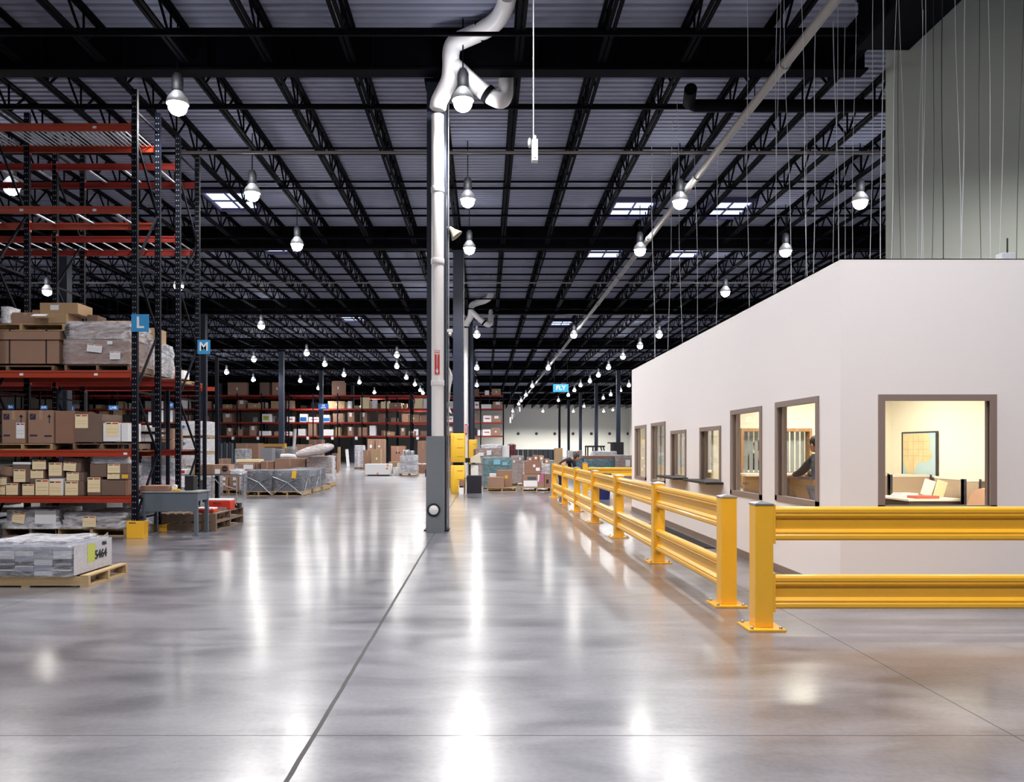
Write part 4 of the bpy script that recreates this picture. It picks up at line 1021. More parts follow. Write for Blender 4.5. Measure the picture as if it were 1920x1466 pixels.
# yellow plates at the post feet
def plate(label, px0, px1, pyt, pyb, Y, rz=0):
    x0, x1 = PX(px0, Y), PX(px1, Y); h = PH(pyt, Y)-PH(pyb, Y); w_ = x1-x0
    t = thing('post_protector', label, 'post guard', ((x0+x1)/2, Y, 0), rz)
    MB().box(-w_/2, w_/2, -.02, 0, 0, h).box(-w_/2, -w_/2+.02, 0, .16, 0, h).box(w_/2-.02, w_/2, 0, .16, 0, h).build('guard_plate', M_yel, t, bevel=.004)
    MB().box(-w_*.35, w_*.05, -.022, -.0202, h*.86, h*.91).build('stencil', M_ink, t)
plate('yellow steel guard plate at the foot of the near rack post', 238, 270, 975, 1008, 13.0)
plate('yellow guard plate half hidden under the grey work table', 285, 311, 984, 998, 14.0, .25)
tag(MB().box(0, .16, 0, .01, 0, .17).build('white_sheet', M_paper, loc=(PX(295, 14.6), 14.6, .19)), 'white sheet leaning in the dark under the grey table', 'paper')
bpy.data.objects.remove(COL.objects[-1])
# ------------------------------------------------------------------ grey work table
t = thing('work_table', 'grey steel work table beside the near rack', 'table', (PX(318, 13.4), 13.4, 0))
MB().box(-.50, .50, -.02, .56, .745, .77).build('table_top', mat('pale_table_top', '8d8f90', .5, var=.1), t, bevel=.003)
MB().box(-.44, .44, 0, .02, .42, .742).build('front_panel', M_grey, t)
for sx in (-.455, .455):
    for yy in (.02, .52): MB().box(sx-.03, sx+.03, yy-.025, yy+.025, .01, .742).build('leg', M_grey, t)
    MB().box(sx-.06, sx+.06, -.03, .6, 0, .012).build('foot', M_grey, t)
MB().box(-.48, -.455, .02, .52, .35, .742).build('side_panel', M_grey, t); MB().box(.455, .48, .05, .49, .6, .742).build('side_panel', M_grey, t)
carton('flat brown carton lying on the grey work table', PX(264, 13.45), PX(317, 13.45), .772, .865, 13.42, .4, M_cardr, tape=False)
t = thing('tape_dispenser', 'small yellow and white tape dispenser on the grey table', 'tape dispenser', (PX(329, 13.5), 13.52, .772))
MB().box(-.07, .07, -.03, .03, 0, .035).build('base', M_yelp, t, bevel=.005); MB().lathe([(.045, -.02), (.045, .02)], (-.02, 0, .065), 16, axis='y').build('tape_roll', M_paper, t)
t = thing('label_printer', 'tall black machine standing on the grey work table', 'printer', (PX(356, 13.7), 13.75, .772))
MB().box(-.08, .08, -.09, .12, 0, .26).build('body', M_dark, t, bevel=.01); MB().box(-.06, .06, -.094, -.088, .05, .12).build('slot', M_ink, t)
# stacked pallets with red boxes
for k in range(2):
    o = pallet(f'weathered pallet right of the grey table, {["lower", "upper"][k]} of two stacked', PX(405, 14.1)-.50, 14.9, .165*k, L=1.0, W=1.6, m=M_wooddk, across=True, h=.163)
t = thing('red_tool_case', 'red tool case with white lid on the stacked pallets', 'tool case', (PX(407, 15.0)+.02, 14.95, .33))
MB().box(-.25, .25, 0, .3, 0, .17).build('body', mat('red_plastic', 'c8321f', .4), t, bevel=.01); MB().box(-.24, .24, .01, .29, .172, .2).build('lid', M_paper, t, bevel=.006)
MB().tube([(-.06, -.01, .12), (-.06, -.04, .13), (.06, -.04, .13), (.06, -.01, .12)], .008, 6).build('handle', M_dark, t); MB().box(-.02, .2, -.06, -.01, 0, .05).build('grey_tray', M_silver, t)
t = thing('red_tool_case', 'low red case with curved grey handle at the pallet corner', 'tool case', (PX(384, 14.3)-.0, 14.25, .33))
MB().box(-.2, .18, 0, .25, 0, .06).build('body', MATS['red_plastic'], t, bevel=.008); MB().box(-.19, .17, .01, .24, .062, .085).build('lid', M_paper, t, bevel=.004)
MB().tube([(-.2, -.01, .09), (.0, -.02, .15), (.1, -.02, .11), (.12, -.02, .05)], .009, 8).build('handle', M_silver, t)
t = thing('black_charger', 'small black machine with handle on the far pallet end', 'machine', (PX(439, 15.3), 15.35, .33))
MB().box(-.09, .09, 0, .15, 0, .1).build('body', M_dark, t, bevel=.006); MB().tube([(-.08, 0, .1), (-.04, 0, .16), (.04, 0, .05)], .006, 6).build('handle', M_silver, t)
tag(MB().lathe([(.07, 0), (.06, .02), (.0, .025)], n=14).build('white_cap', M_paper, loc=(PX(444, 15.15)+.0, 15.2, .165+.163*.0)), 'x', 'cap'); bpy.data.objects.remove(COL.objects[-1])

# ------------------------------------------------------------------ magazine pallet in the left foreground
pallet('foreground pallet of fresh wood under the wrapped magazines', -5.02, 8.9, 0, L=1.38, W=.92, across=True, h=.13)
t = thing('magazine_load', 'film-wrapped load of magazine bundles marked 5464', 'wrapped load', (-5.12, 8.42, .13))
mg = [mat('magazine_light', 'c9ccd6', .6, var=.15, vscale=40, stretch=(1, 1, 6)), mat('magazine_grey', '82889a', .6, var=.2, vscale=40, stretch=(1, 1, 6)), mat('magazine_dark', '24242c', .5, var=.4, vscale=60)]
for i in range(6):
    z = 0
    for j, (hh, mm) in enumerate([((.04, 2), (.05, 1), (.02, 0), (.04, 2), (.06, 1), (.06, 0), (.05, 1)), ((.05, 0), (.06, 1), (.07, 0), (.07, 1), (.07, 1)), ((.05, 2), (.02, 0), (.04, 2), (.03, 1), (.04, 2), (.09, 0), (.05, 1))][i % 3]):
        MB().box(-.62+i*.206, -.62+i*.206+.2, 0, .42, z, z+hh-.003).build('magazine_bundle', mg[mm], t, bevel=.004)
        MB().box(-.62+i*.206, -.62+i*.206+.2, .43, .84, z, z+hh-.003).build('magazine_bundle', mg[mm], t, bevel=.004)
        z += hh
film_shell(-.635, .63, -.015, .86, -.01, .335, .008, 9, .0, 21, .01).build('plastic_film', M_film, t)
film_shell(-.3, .5, .1, .8, .33, .37, .012, 6, .0, 22, .01).build('loose_film', M_filmw, t)
sd = MB().box(.636, .642, .0, .85, -.0, .325); sd.build('paper_side', mat('printed_grey_paper', 'b9b8bd', .55, var=.35, vscale=38), t)
MB().box(.643, .645, .28, .46, .1, .3).build('yellow_tape', mat('yellow_green_tape', 'b7c05a', .4), t)
text('5464', .14, M_ink, t, (.648, .58, .16), (PI/2, 0, PI/2), name='handwriting', bold=.002, sx=1.0)
text('FRA', .06, M_ink, t, (.648, .66, .275), (PI/2, 0, PI/2), name='handwriting', bold=.001)
MB().add([(.64, .55, .33), (.64, .78, .33), (.66, .72, .40), (.65, .8, .33)], [(0, 1, 2), (0, 2, 1)]).build('film_tail', M_filmw, t)
# ------------------------------------------------------------------ long far racks
RYF = 80.0; LVF = [2.81, 4.21, 5.61, 7.01]
M_redf = mat('far_red_beam_paint', '8e2417', .55)
def far_rack(label, xs, Yf, levels, depth=1.05, H=7.2, lab=True):
    t = thing('pallet_rack', label, 'pallet rack')
    for x in xs:
        mb = MB()
        for y in (Yf, Yf+depth): mb.box(x-.06, x+.06, y-.04, y+.04, 0, H)
        z = .4
        while z < H-1.3:
            mb.bar((x, Yf, z), (x, Yf+depth, z+1.0), .04); z += 1.1
        mb.build('upright_frame', M_navy, t)
    for i in range(len(xs)-1):
        for z in levels:
            MB().box(xs[i]+.06, xs[i+1]-.06, Yf-.04, Yf+.02, z-.15, z).build('beam', M_redf, t)
            MB().box(xs[i]+.06, xs[i+1]-.06, Yf+depth-.02, Yf+depth+.04, z-.15, z).build('beam', M_redf, t)
            if z < 5: MB().box(xs[i]+.06, xs[i+1]-.06, Yf+.03, Yf+depth-.03, z-.03, z-.005).build('shelf_board', M_cardd, t)
    return t
e0 = PX(944, RYF)
secs = [[e0-(e0-PX(770, RYF)-.16)*k/4 for k in (4, 3, 2, 1, 0)], [PX(770, RYF)-2.52*k for k in range(5, -1, -1)], [PX(770, RYF)-12.9-2.52*k for k in range(6, -1, -1)], [PX(770, RYF)-12.9-15.4-2.52*k for k in range(6, -1, -1)]]
far_rack('end section of long red rack far down the hall, right end', secs[0], RYF, LVF)
far_rack('long red rack section directly left of the tall white pipe', secs[1], RYF, LVF)
far_rack('long red rack section around the middle left column', secs[2], RYF, LVF)
far_rack('long red rack section at far left behind the near racks', secs[3], RYF, LVF)
far_rack('rear red rack row behind the long far rack, left part', [-46+3.6*k for k in range(7)], 84.0, LVF)
far_rack('rear red rack row behind the long far rack, right part', [-24+3.6*k for k in range(7)], 84.0, LVF)
kinds = {'b': ('brown carton', M_card), 't': ('tan carton', M_cardl), 'd': ('dull brown carton', M_cardd), 'w': ('white carton', M_paper), 'c': ('cream carton', M_cream),
         'g': ('white and green carton', M_paper), 'B': ('blue and white carton', M_paper), 'r': ('white carton with red print', M_paper), 'p': ('brown carton with white slip', M_card), 'k': ('dark grey carton', M_dark)}
rows = {
 7.01: [(427,462,717,'b'),(487,505,717,'d'),(510,529,717,'b'),(622,646,714,'b'),(886,898,729,'d'),(909,917,732,'w'),(922,939,729,'b')],
 5.61: [(418,435,758,'t'),(445,460,750,'p'),(465,491,756,'t'),(508,522,752,'t'),(532,550,751,'b'),(615,646,752,'t'),(652,658,752,'w'),(676,692,745,'c'),(698,706,750,'w'),(714,730,753,'c'),(732,752,755,'b'),(766,775,750,'k'),(778,792,747,'c'),(794,803,748,'w'),(838,846,754,'g'),
        (889,898,753,'r'),(901,921,758,'w'),(924,942,753,'p'),(302,316,752,'w'),(340,352,750,'w'),(380,395,752,'b')],
 4.21: [(418,435,775,'p'),(491,507,776,'g'),(538,550,781,'r'),(562,575,776,'B'),(579,599,782,'r'),(606,618,778,'B'),(624,643,775,'b'),(652,662,773,'p'),(676,686,773,'p'),(712,724,784,'d'),(765,786,777,'t'),(788,803,779,'b'),(834,850,780,'r'),(886,898,776,'d'),(906,921,779,'r'),(922,939,779,'p'),
        (302,324,769,'w'),(278,300,772,'w'),(209,229,768,'t'),(230,244,777,'k'),(345,358,778,'d'),(153,170,771,'t'),(186,202,771,'t'),(376,392,780,'d')],
 2.81: [(425,436,802,'p'),(443,454,805,'b'),(468,480,798,'p'),(486,506,808,'w'),(514,528,809,'b'),(532,546,809,'r'),(559,572,804,'w'),(578,593,794,'b'),(606,625,805,'w'),(629,638,801,'t'),(652,661,800,'p'),(672,688,801,'b'),(693,704,798,'w'),(720,739,809,'t'),(751,759,802,'p'),(766,779,808,'p'),(788,802,808,'d'),
        (839,850,801,'p'),(885,894,803,'k'),(896,903,806,'w'),(905,920,805,'r'),(921,938,802,'b')],
}
shelfname = {7.01: 'topmost shelf', 5.61: 'second shelf from top', 4.21: 'third shelf from top', 2.81: 'lowest shelf'}
def nth(i): return ordn[i] if i < len(ordn) else ['twenty-first', 'twenty-second', 'twenty-third', 'twenty-fourth', 'twenty-fifth'][i-20]
for z, lst in rows.items():
    for i, (a, b_, yt, kd) in enumerate(sorted(lst)):
        Y = RYF-.02; nm, mm = kinds[kd]; x0, x1 = PX(a, Y), PX(b_, Y); zt = PH(yt, Y)
        o = carton(f'{nm}, {shelfname[z]} of far racks, {nth(i)} from left', x0, x1, z+.002, max(zt, z+.25), Y, .8, mm, tape=False, bevel=0, group=f'cartons on the {shelfname[z]} of the far racks')
        w_ = x1-x0; h = max(zt, z+.25)-z
        if kd == 'p': MB().box(-w_*.2, w_*.25, -.006, 0, h*.55, h*.95).build('white_slip', M_paper, o)
        if kd == 'r': MB().box(-w_*.3, w_*.35, -.006, 0, h*.45, h*.62).build('red_print', M_redink, o)
        if kd == 'B': MB().box(-w_*.45, w_*.45, -.006, 0, h*.1, h*.6).build('blue_print', M_bluedk, o)
        if kd == 'g': MB().box(-w_*.35, w_*.3, -.006, 0, h*.25, h*.75).build('green_print', mat('green_print', 'a8b040', .6), o)
        if kd in 'tb' and w_ > .9: MB().box(-.07, .07, -.006, 0, h*.4, h*.6).build('white_slip', M_paper, o)
# pale goods on the rear rack row, seen as slivers through the front rack
rr = random.Random(5); n = 0
for z in LVF[:3]:
    x = -46.0
    while x < -3.4:
        w_ = rr.uniform(.3, 1.0)
        if rr.random() < (.85 if z == 5.61 else .75):
            m_ = rr.choice([M_paper, M_cardd, M_card, M_cream, M_paper, M_cardr]) if z == 5.61 else rr.choice([M_cardd, M_card, M_paper, M_cardr, M_cardd])
            carton('goods carton glimpsed on the rear rack row through the front rack', x, x+w_, z+.002, z+rr.uniform(.5, 1.05), 84.02, .9, m_, tape=False, bevel=0, group='goods on the rear rack row'); n += 1
        x += w_ + rr.uniform(.05, .6)
# square white aisle tags below the lowest beam
for i, x in enumerate((436.5, 483.5, 531.5, 577, 623, 668, 783)):
    tag(MB().box(-.13, .13, -.02, 0, -.15, .15).build('bay_tag', M_paper, loc=(PX(x, 79.9), 79.93, PH(821.5, 79.9))), f'small square white tag under the lowest far beam, {ordn[i]} from the left', 'tag', 'white bay tags')
# dark lockers / bins row before the far wall
for i in range(9):
    x0 = 963+i*9.3; Y = 96
    pc(f'tall dark grey bin before the pale far wall, {ordn[i]} from the left', x0, x0+8.2, 842.5, FY(1)*0+840+EYE*F/Y, Y, 1.0, m=mat('slate_plastic', '353a42', .7), tape=False, name='dark_bin', group='dark bins before the far wall', cat='bin')

# ------------------------------------------------------------------ goods on the floor, middle distance
def fz(label, px0, px1, pyt, Y, d=.8, z0=.0, **k): return carton(label, PX(px0, Y), PX(px1, Y), z0, PH(pyt, Y), Y, d, **k)
def fw(label, px0, px1, pyt, Y, d=.9, z0=.14, **k): return wrapped(label, PX(px0, Y), PX(px1, Y), Y, d, z0, PH(pyt, Y), **k)
def fp(label, px0, px1, Y, L=None, W=1.1, **k):
    x0, x1 = PX(px0, Y), PX(px1, Y); return pallet(label, (x0+x1)/2, Y+W/2-.02, 0, L=x1-x0, W=W, across=False, detail=False, **k)
tierd = ['lowest', 'second', 'third', 'topmost']
# white tower of three wrapped tiers
Y = 26.0; x0, x1 = PX(333, Y), PX(384.5, Y); hs = [(924.8, 903), (900, 876), (873, 849), (846, 822), (816, 790)]
for i, (yb, yt) in enumerate(hs[1:]):
    zb = PH(yb, Y); pallet(f'thin pallet in the white wrapped tower, {tierd[i]} of four', (x0+x1)/2, Y+.55, max(0, zb-.1) if i else max(0, zb-.12), L=x1-x0+.04, W=1.1, across=False, detail=False, h=.09, group='pallets in the white wrapped tower')
    wrapped(f'white film-wrapped block in the tower by sign M, {tierd[i]} of four', x0, x1, Y, 1.1, zb, PH(yt, Y), M_paper, M_filmw, 3, 1, seed=30+i, amp=.012)
    if i > 1: tag(MB().add([(-.06, 0, 0), (0, 0, -.07), (.07, 0, 0), (0, 0, .06)], [(0, 1, 2, 3)]).build('blue_sticker', M_bluedk, loc=(PX(344.5, Y), Y-.045, (zb+PH(yt, Y))/2+.05)), f'small blue sticker on the white wrapped tower, {["lower", "upper"][i-2]} of two', 'sticker')
fz('grey film bundle filling the bottom of the white wrapped tower', 336, 382, 903, 26.02, .9, m=M_grey, tape=False)
# brown tower left of it
Y = 24.0
fp('pallet at the foot of the brown tower between rack posts', 262, 325, Y)
fw('pink and white wrapped base of the brown tower', 264, 325, 893, Y, 1.0, inner=[mat('pink_sack', 'b98a8e', .7), M_paper], film=M_filmw, cols=3, tiers=2, seed=41)
wrapped('grey film-wrapped block in the brown tower between posts', PX(266, Y), PX(325, Y), Y, 1.0, PH(893, Y)+.01, PH(859, Y), [M_grey, M_cardd], M_film, 2, 3, seed=42)
for i, (a, b_) in enumerate(((266, 294), (296, 324))):
    carton(f'brown carton with four white marks, {["left", "right"][i]} one of middle brown tower', PX(a, Y), PX(b_, Y), PH(858, Y), PH(826, Y), Y, .8, M_card, tape=False, slips=tuple((u, u+.12, v, v+.1, M_paper, False) for u in (.2, .62) for v in (.2, .65)))
    carton(f'smaller brown carton topping the brown tower, {["left", "right"][i]} one', PX(a, Y), PX(b_, Y), PH(822, Y), PH(803, Y), Y, .8, M_card, tape=False, slips=tuple((u, u+.13, v, v+.18, M_paper, False) for u in (.25, .65) for v in (.2, .65)))
pallet('thin pallet between the two brown carton tiers of the brown tower', (PX(266, Y)+PX(324, Y))/2, Y+.45, PH(825.8, Y), L=.95, W=.9, across=False, detail=False, h=.06)
# brown cartons with white labels in front of them (M boxes)
Y = 25.6
fp('pallet under two brown cartons with white panels', 407, 451, Y)
for i, (a, b_) in enumerate(((409, 428), (430, 449))):
    o = carton(f'brown carton with white printed panels behind folding table, {["left", "right"][i]} of two', PX(a, Y), PX(b_, Y), .14, PH(892, Y), Y, .8, M_card, tape=False, slips=((.35, .7, .68, .9, M_paper, False), (.38, .7, .3, .5, M_paper, False)))
carton('narrow white panel beside the brown printed cartons', PX(449.2, Y), PX(451.5, Y), .14, PH(894, Y), Y, .8, M_paper, tape=False)
fw('grey wrapped carton pile behind the folding table legs', 384, 406, 894, 25.0, inner=[M_grey, M_cardd], film=M_filmw, seed=50, z0=.0)
# folding table
Y = 22.0
t = thing('folding_table', 'grey folding table with thin metal legs behind the pallets', 'table', (PX(393, Y), Y, 0))
MB().box(-.88, .88, 0, .75, .735, .765).build('table_top', M_grey, t)
for sx in (-.7, .05, .75):
    for yy in (.06, .68): MB().tube([(sx, yy, 0), (sx, yy, .735)], .018, 8).build('leg', M_silver, t)
MB().tube([(.08, .06, .7), (.25, .06, .5), (.5, .06, .42), (.72, .06, .35)], .012, 6).build('brace', M_silver, t)
o = carton('long brown carton with round black mark on the folding table', PX(376, Y), PX(428, Y), .767, PH(871, Y), Y+.05, .5, M_card, tape=False, slips=((.5, .68, .08, .55, M_paper, False),))
w_ = PX(428, Y)-PX(376, Y); MB().lathe([(.085, 0), (.085, -.004)], (w_*.35, -.003, .16), 20, axis='y').build('round_mark', M_ink, o)
for a in (-.06, 0): MB().box(w_*.35-.06, w_*.35+.06, -.0085, -.0075, .15+a*.0, .165).build('mark_line', M_card, o); break
carton('open tan carton at the left of the long marked carton', PX(357, Y), PX(375, Y), .767, PH(873, Y), Y+.1, .4, M_cardl, tape=False)
carton('white and red small box on the folding table', PX(333, Y), PX(348, Y), .767, PH(880, Y), Y+.1, .3, M_paper, tape=False, slips=((.1, .7, .2, .8, M_redink, False),))
wrapped('crumpled white plastic sheets at the right table end', PX(429, Y), PX(449, Y), Y+.1, .4, .767, PH(881, Y), M_paper, M_filmw, 1, 1, amp=.02, seed=55, cat='wrapped goods')
# black strapped loads
Y = 24.6
for i, (a, b_) in enumerate(((463, 509), (512, 567))):
    fp(f'wood pallet under the {["left", "right"][i]} black strapped load', a-3, b_+1, Y, W=1.2)
    wrapped(f'{["left", "right"][i]} black film-wrapped load tied with crossed grey straps', PX(a, Y), PX(b_, Y), Y, 1.1, .14, PH(882, Y), [M_dark, mat('slate_plastic', '353a42', .7)], M_filmk, 2, 3, seed=60+i, straps=True, slips=((.65, .8, .62, .98, M_yelp, .1, False),) if i else (), gap=.01)
Y = 26.4
fp('wood pallet under the third black load behind the right one', 519, 589, Y, W=1.2)
wrapped('third black wrapped load just behind the right strapped one', PX(521, Y), PX(588, Y), Y, 1.1, .14, PH(881, Y), [M_dark, M_grey, M_dark], M_filmk, 3, 3, seed=66, straps=True)
fp('wood pallet under the fourth black load', 545, 607, 28.0, W=1.2)
wrapped('fourth black and silver wrapped load at the back of group', PX(546, 28), PX(600, 28), 28.0, 1.1, .14, PH(878, 28), [M_dark, M_grey, M_dark], M_filmk, 3, 3, seed=67)
wrapped('grey wrapped column left of the black strapped loads', PX(452, 25.2), PX(462, 25.2), 25.2, .8, 0, PH(885, 25.2), M_grey, M_filmw, 3, 1, seed=68)
# cartons behind
Y = 31.0
g = 'floor goods'
fz('wide brown carton with dark blue prints behind black loads', 515, 572, 860, Y, .9, z0=0, m=M_card, slips=((.03, .18, .15, .6, MATS['purple_ink'], False), (.55, .72, .1, .5, MATS['purple_ink'], False), (.82, .95, .2, .55, MATS['purple_ink'], False)))
fz('brown carton left of the one with dark blue prints', 489, 513, 865, Y, .8, m=M_cardr)
fz('brown carton with white slip under white flat panels', 446, 476, 869, Y, .8, m=M_card, slips=((.35, .95, .75, .95, M_paper, False),))
fz('small brown carton in front of the dark rolls', 408, 425, 860, 33, .6, m=M_card)
carton('flat white bundle of panels lying on brown cartons', PX(442, 33), PX(486, 33), PH(866.5, 33), PH(861, 33), 33, .7, M_cream, tape=False, name='panel_bundle', cat='panels')
fz('low carton carrying the flat white panels', 446, 482, 867, 33.0, .6, m=M_cardr)
fz('brown panel box behind the white flat panels', 476, 487, 868, 31.2, .7, m=M_cardd)
for i in range(6):
    x = 410.5+i*5.0; Y = 44; tag(MB().tube([(0, 0, 0), (0, 0, PH(829+(i % 2)*2, Y))], .075, 10).build('dark_roll', M_grey if i % 2 else mat('slate_plastic', '353a42', .7), loc=(PX(x, Y), Y, 0)), f'upright dark grey roll beside the white tower, {ordn[i]} from the left', 'roll', 'upright grey rolls')
fz('very large brown carton behind the flat white panels', 442, 484, 831, 44, 1.2, m=M_card)
fw('grey film-wrapped block in front of the very large carton', 440, 462, 842, 42, z0=0, inner=M_grey, film=M_filmw, seed=70)
Y = 36.0
fz('grey cabinet wrapped with brown edges near the column', 489, 510, 840, Y, .6, m=mat('cabinet_grey', '8a8d94', .5), tape=False, name='grey_cabinet', cat='cabinet')
fz('second grey cabinet leaning right of the first', 512, 525, 842, Y+.8, .6, m=MATS['cabinet_grey'], tape=False, tilt=.05, name='grey_cabinet', cat='cabinet')
t = thing('wooden_crate_frame', 'tan framed crate standing behind the grey cabinets', 'crate', (PX(512, 39), 39, 0))
a = 21*39/F; h = PH(832, 39); MB().box(-a, a, 0, .1, h-.15, h).box(-a, -a+.12, 0, .1, 0, h-.15).box(a-.12, a, 0, .1, 0, h-.15).build('frame', mat('tan_wood', 'b08a4e', .7), t); MB().box(-a+.12, a-.12, .03, .08, 0, h-.15).build('panel', M_cardr, t); MB().box(a, a+.1, 0, .1, 0, h+.02).build('yellow_edge', M_yelp, t)
tag(MB().tube([(0, 0, 0), (.12, .3, PH(804, 46)*1.0)], .085, 14).build('white_tube', M_paper, loc=(PX(547.5, 46), 46, 0)), 'tall white tube standing by itself before the far racks', 'tube')
wrapped('crumpled brown wrapped goods left of the white tube', PX(534, 38), PX(549, 38), 38, .8, 0, PH(838, 38), [M_cardr, M_grey], M_film, 3, 2, seed=72, gap=.03)
tag(MB().tube([(-.3, 0, .1), (0, 0, .12), (.35, 0, .08)], .1, 12).build('white_roll', M_paper, loc=(PX(540, 33), 33, PH(860, 33))), 'white roll lying on the printed brown carton', 'roll')
fz('low carton under the white roll', 526, 556, 858, 33, .7, m=M_cardr)
fz('tall brown carton with dark marks behind the slanting roll', 555, 578, 833, 42, .9, m=M_card, slips=((.25, .4, .7, .8, M_ink, False), (.5, .65, .7, .8, M_ink, False)))
fz('tall brown carton pair, second behind the slanting roll', 579, 603, 824, 46, .9, m=M_cardr)
# slanting wrapped roll on a load
Y = 30.5
fp('pallet under the brown load carrying the slanting roll', 596, 620, Y, W=1.1)
fw('brown film-wrapped load carrying the slanting white roll', 575, 616, 856, 31.0, inner=[M_cardr, M_cardd], film=M_film, cols=2, tiers=2, seed=75, z0=.14, amp=.03)
fw('lower brown wrapped parcel at the foot of the slanting roll load', 598, 617, 889, 30.4, .5, inner=[M_cardr, M_cardd], film=M_filmw, cols=1, tiers=2, seed=76, z0=.14)
t = thing('wrapped_roll', 'long pale wrapped roll slanting over the brown wrapped load', 'roll', (0, 0, 0))
a = Vector((PX(558, Y), Y-.25, PH(853, Y))); b_ = Vector((PX(622, Y), Y+.4, PH(836.5, Y)))
pts = [a.lerp(b_, f_) for f_ in (0, .08, .3, .6, .85, .96, 1)]
MB().tube(pts, [.06, .12, .17, .19, .15, .09, .03], 12).build('padded_body', mat('pinkish_padding', 'cdb3a4', .6, var=.2, vscale=6, bump=.5, bscale=8), t)
MB().tube([p+Vector((0, 0, .01)) for p in pts], [.08, .135, .19, .21, .17, .11, .05], 12).build('plastic_film', M_filmw, t)
fw('white crumpled plastic at the right side of the slanting roll load', 612, 624, 856, 31.6, .5, z0=.0, inner=M_paper, film=M_filmw, cols=1, tiers=2, seed=77, amp=.05)
# group left of the pipe
fz('brown carton with yellow mark right of the slanting roll', 622, 632, 850, 48, .6, m=M_card, slips=((.5, .9, .02, .15, M_yelp, False),))
fz('thin brown board standing right of yellow marked carton', 633, 637, 838, 52, .3, m=M_cardl, tape=False, name='brown_board', cat='board')
tag(MB().box(-.12, .12, 0, .06, 0, PH(842, 64), 0, Matrix.Rotation(-.09, 4, 'Y')).build('white_board', M_paper, loc=(PX(653, 64), 64, 0)), 'tall white board leaning before the dark rack gap', 'board')
fw('tall wrapped stack of white cans left of the brown cartons', 665, 681, 835, 56, z0=0, inner=[M_silver, M_paper], film=M_filmw, cols=3, tiers=6, seed=80, gap=.01)
fp('pallet under the wrapped stack of white cans', 664, 682, 55.9) and None
fz('tall brown carton behind, highest of the group left of the pipe', 704, 721, 823, 58, .9, m=M_card, slips=((.3, .5, .72, .78, M_paper, False),))
fz('tall brown carton left of the highest one', 689, 703, 823, 58.2, .9, m=M_card, slips=((.3, .6, .7, .8, M_paper, False),))
fz('brown carton on the floor at left of group by the pipe', 681, 696, 844, 54, .9, m=M_card)
fz('brown carton with round white mark in group by the pipe', 697, 713, 842, 53, .9, m=M_cardl, slips=((.5, .65, .5, .6, M_paper, False),))
t = thing('white_crate_box', 'long white box with orange spots standing on the floor', 'box', (PX(708, 42.4), 42.4, 0))
a = 24*42.4/F; h = PH(870, 42.4); MB().box(-a, a, 0, 1.0, .06, h).build('body', M_paper, t, bevel=.01); MB().box(-a+.15, a-.15, .05, .9, 0, .06).build('skid', M_dark, t)
for x, z in ((-.0, .12), (.4, .4), (.42, .58)): MB().lathe([(.06, 0), (.06, -.006)], (x*1.3, 0, z), 12, axis='y').build('orange_spot', mat('orange_ink', 'e88a3a', .5), t)
fz('tan carton behind the white box with orange spots', 729, 750, 866, 46, .8, m=M_cardl)
fz('brown carton with two dark marks behind the tan carton', 733, 759, 836, 60, .9, m=M_cardr, slips=((.35, .45, .65, .72, M_ink, False), (.55, .65, .65, .72, M_ink, False)))
fz('small white carton left of the silver wrapped drums', 737, 744, 876, 43, .5, m=M_paper)
fz('taller white carton beside the silver wrapped drums', 745, 751, 868, 43.2, .5, m=M_paper)
fp('pallet under the silver wrapped drums', 748, 783, 42.0)
t = thing('wrapped_drums', 'pyramid of silver drums wrapped in plastic near the pipe', 'wrapped load', (PX(766, 42), 42, .14))
for z, n_ in ((0, 3), (.42, 3), (.84, 2)):
    for i in range(n_): MB().lathe([(.13, 0), (.14, .02), (.14, .38), (.13, .40)], ((i-(n_-1)/2)*.3, .3, z), 12).build('drum', M_silver, t)
film_shell(-.46, .46, .1, .8, 0, 1.0, .03, 6, 0, 81).build('plastic_film', M_filmw, t)
fz('white carton rising behind the silver wrapped drums', 756, 766, 843, 45, .6, m=M_paper)
fz('tall brown carton just left of the white pipe', 783, 802, 826, 54, .9, m=M_card)
fz('long white carton lying near the foot of the white pipe', 779, 803, 869, 50, .6, z0=0, m=M_paper)
fz('brown cartons base left of the column guard', 781, 803, 871, 47, .7, m=M_cardr)
fz('black case on the floor touching the left of grey guard', 797, 806, 880, 41, .5, m=M_dark, tape=False, name='black_case', cat='case')
for i, (a, b_, c, Y, m_) in enumerate(((833, 848, 838, 52, M_cardr), (833, 846, 860, 44, M_card), (834, 844, 880, 37, M_dark), (839, 846, 882, 29.5, M_cardl))):
    fz(['reddish carton between the white pipe and yellow guards', 'brown carton right of the grey guard, middle height', 'black case between grey guard and yellow guards', 'tan narrow carton touching the lower yellow guard'][i], a, b_, c, Y, .6, m=m_)
# ------------------------------------------------------------------ right cluster
Y = 26.6
t = thing('terminal_cart', 'computer stand with beige monitor beside the yellow guards', 'computer', (PX(888, Y), Y, 0))
MB().box(-.1, .16, 0, .25, .25, .95).build('cabinet', M_paper, t, bevel=.01); MB().box(-.2, .35, -.02, .35, .95, .98).build('shelf', M_grey, t)
for sx in (-.18, .33): MB().box(sx-.015, sx+.015, .3, .33, 0, .95).build('leg', M_silver, t)
mb = MB().add([(-.12, -.1, 1.02), (.26, .0, 1.0), (.26, .3, 1.0), (-.12, .3, 1.02), (-.1, -.1, 1.2), (.20, -.0, 1.34), (.2, .3, 1.34), (-.1, .3, 1.2)], [(0,3,2,1),(4,5,6,7),(0,1,5,4),(1,2,6,5),(2,3,7,6),(3,0,4,7)])
mb.build('monitor', mat('beige_plastic', 'cfc8b4', .5), t, bevel=.01); MB().box(-.04, .04, .05, .15, .98, 1.02).build('monitor_foot', M_dark, t)
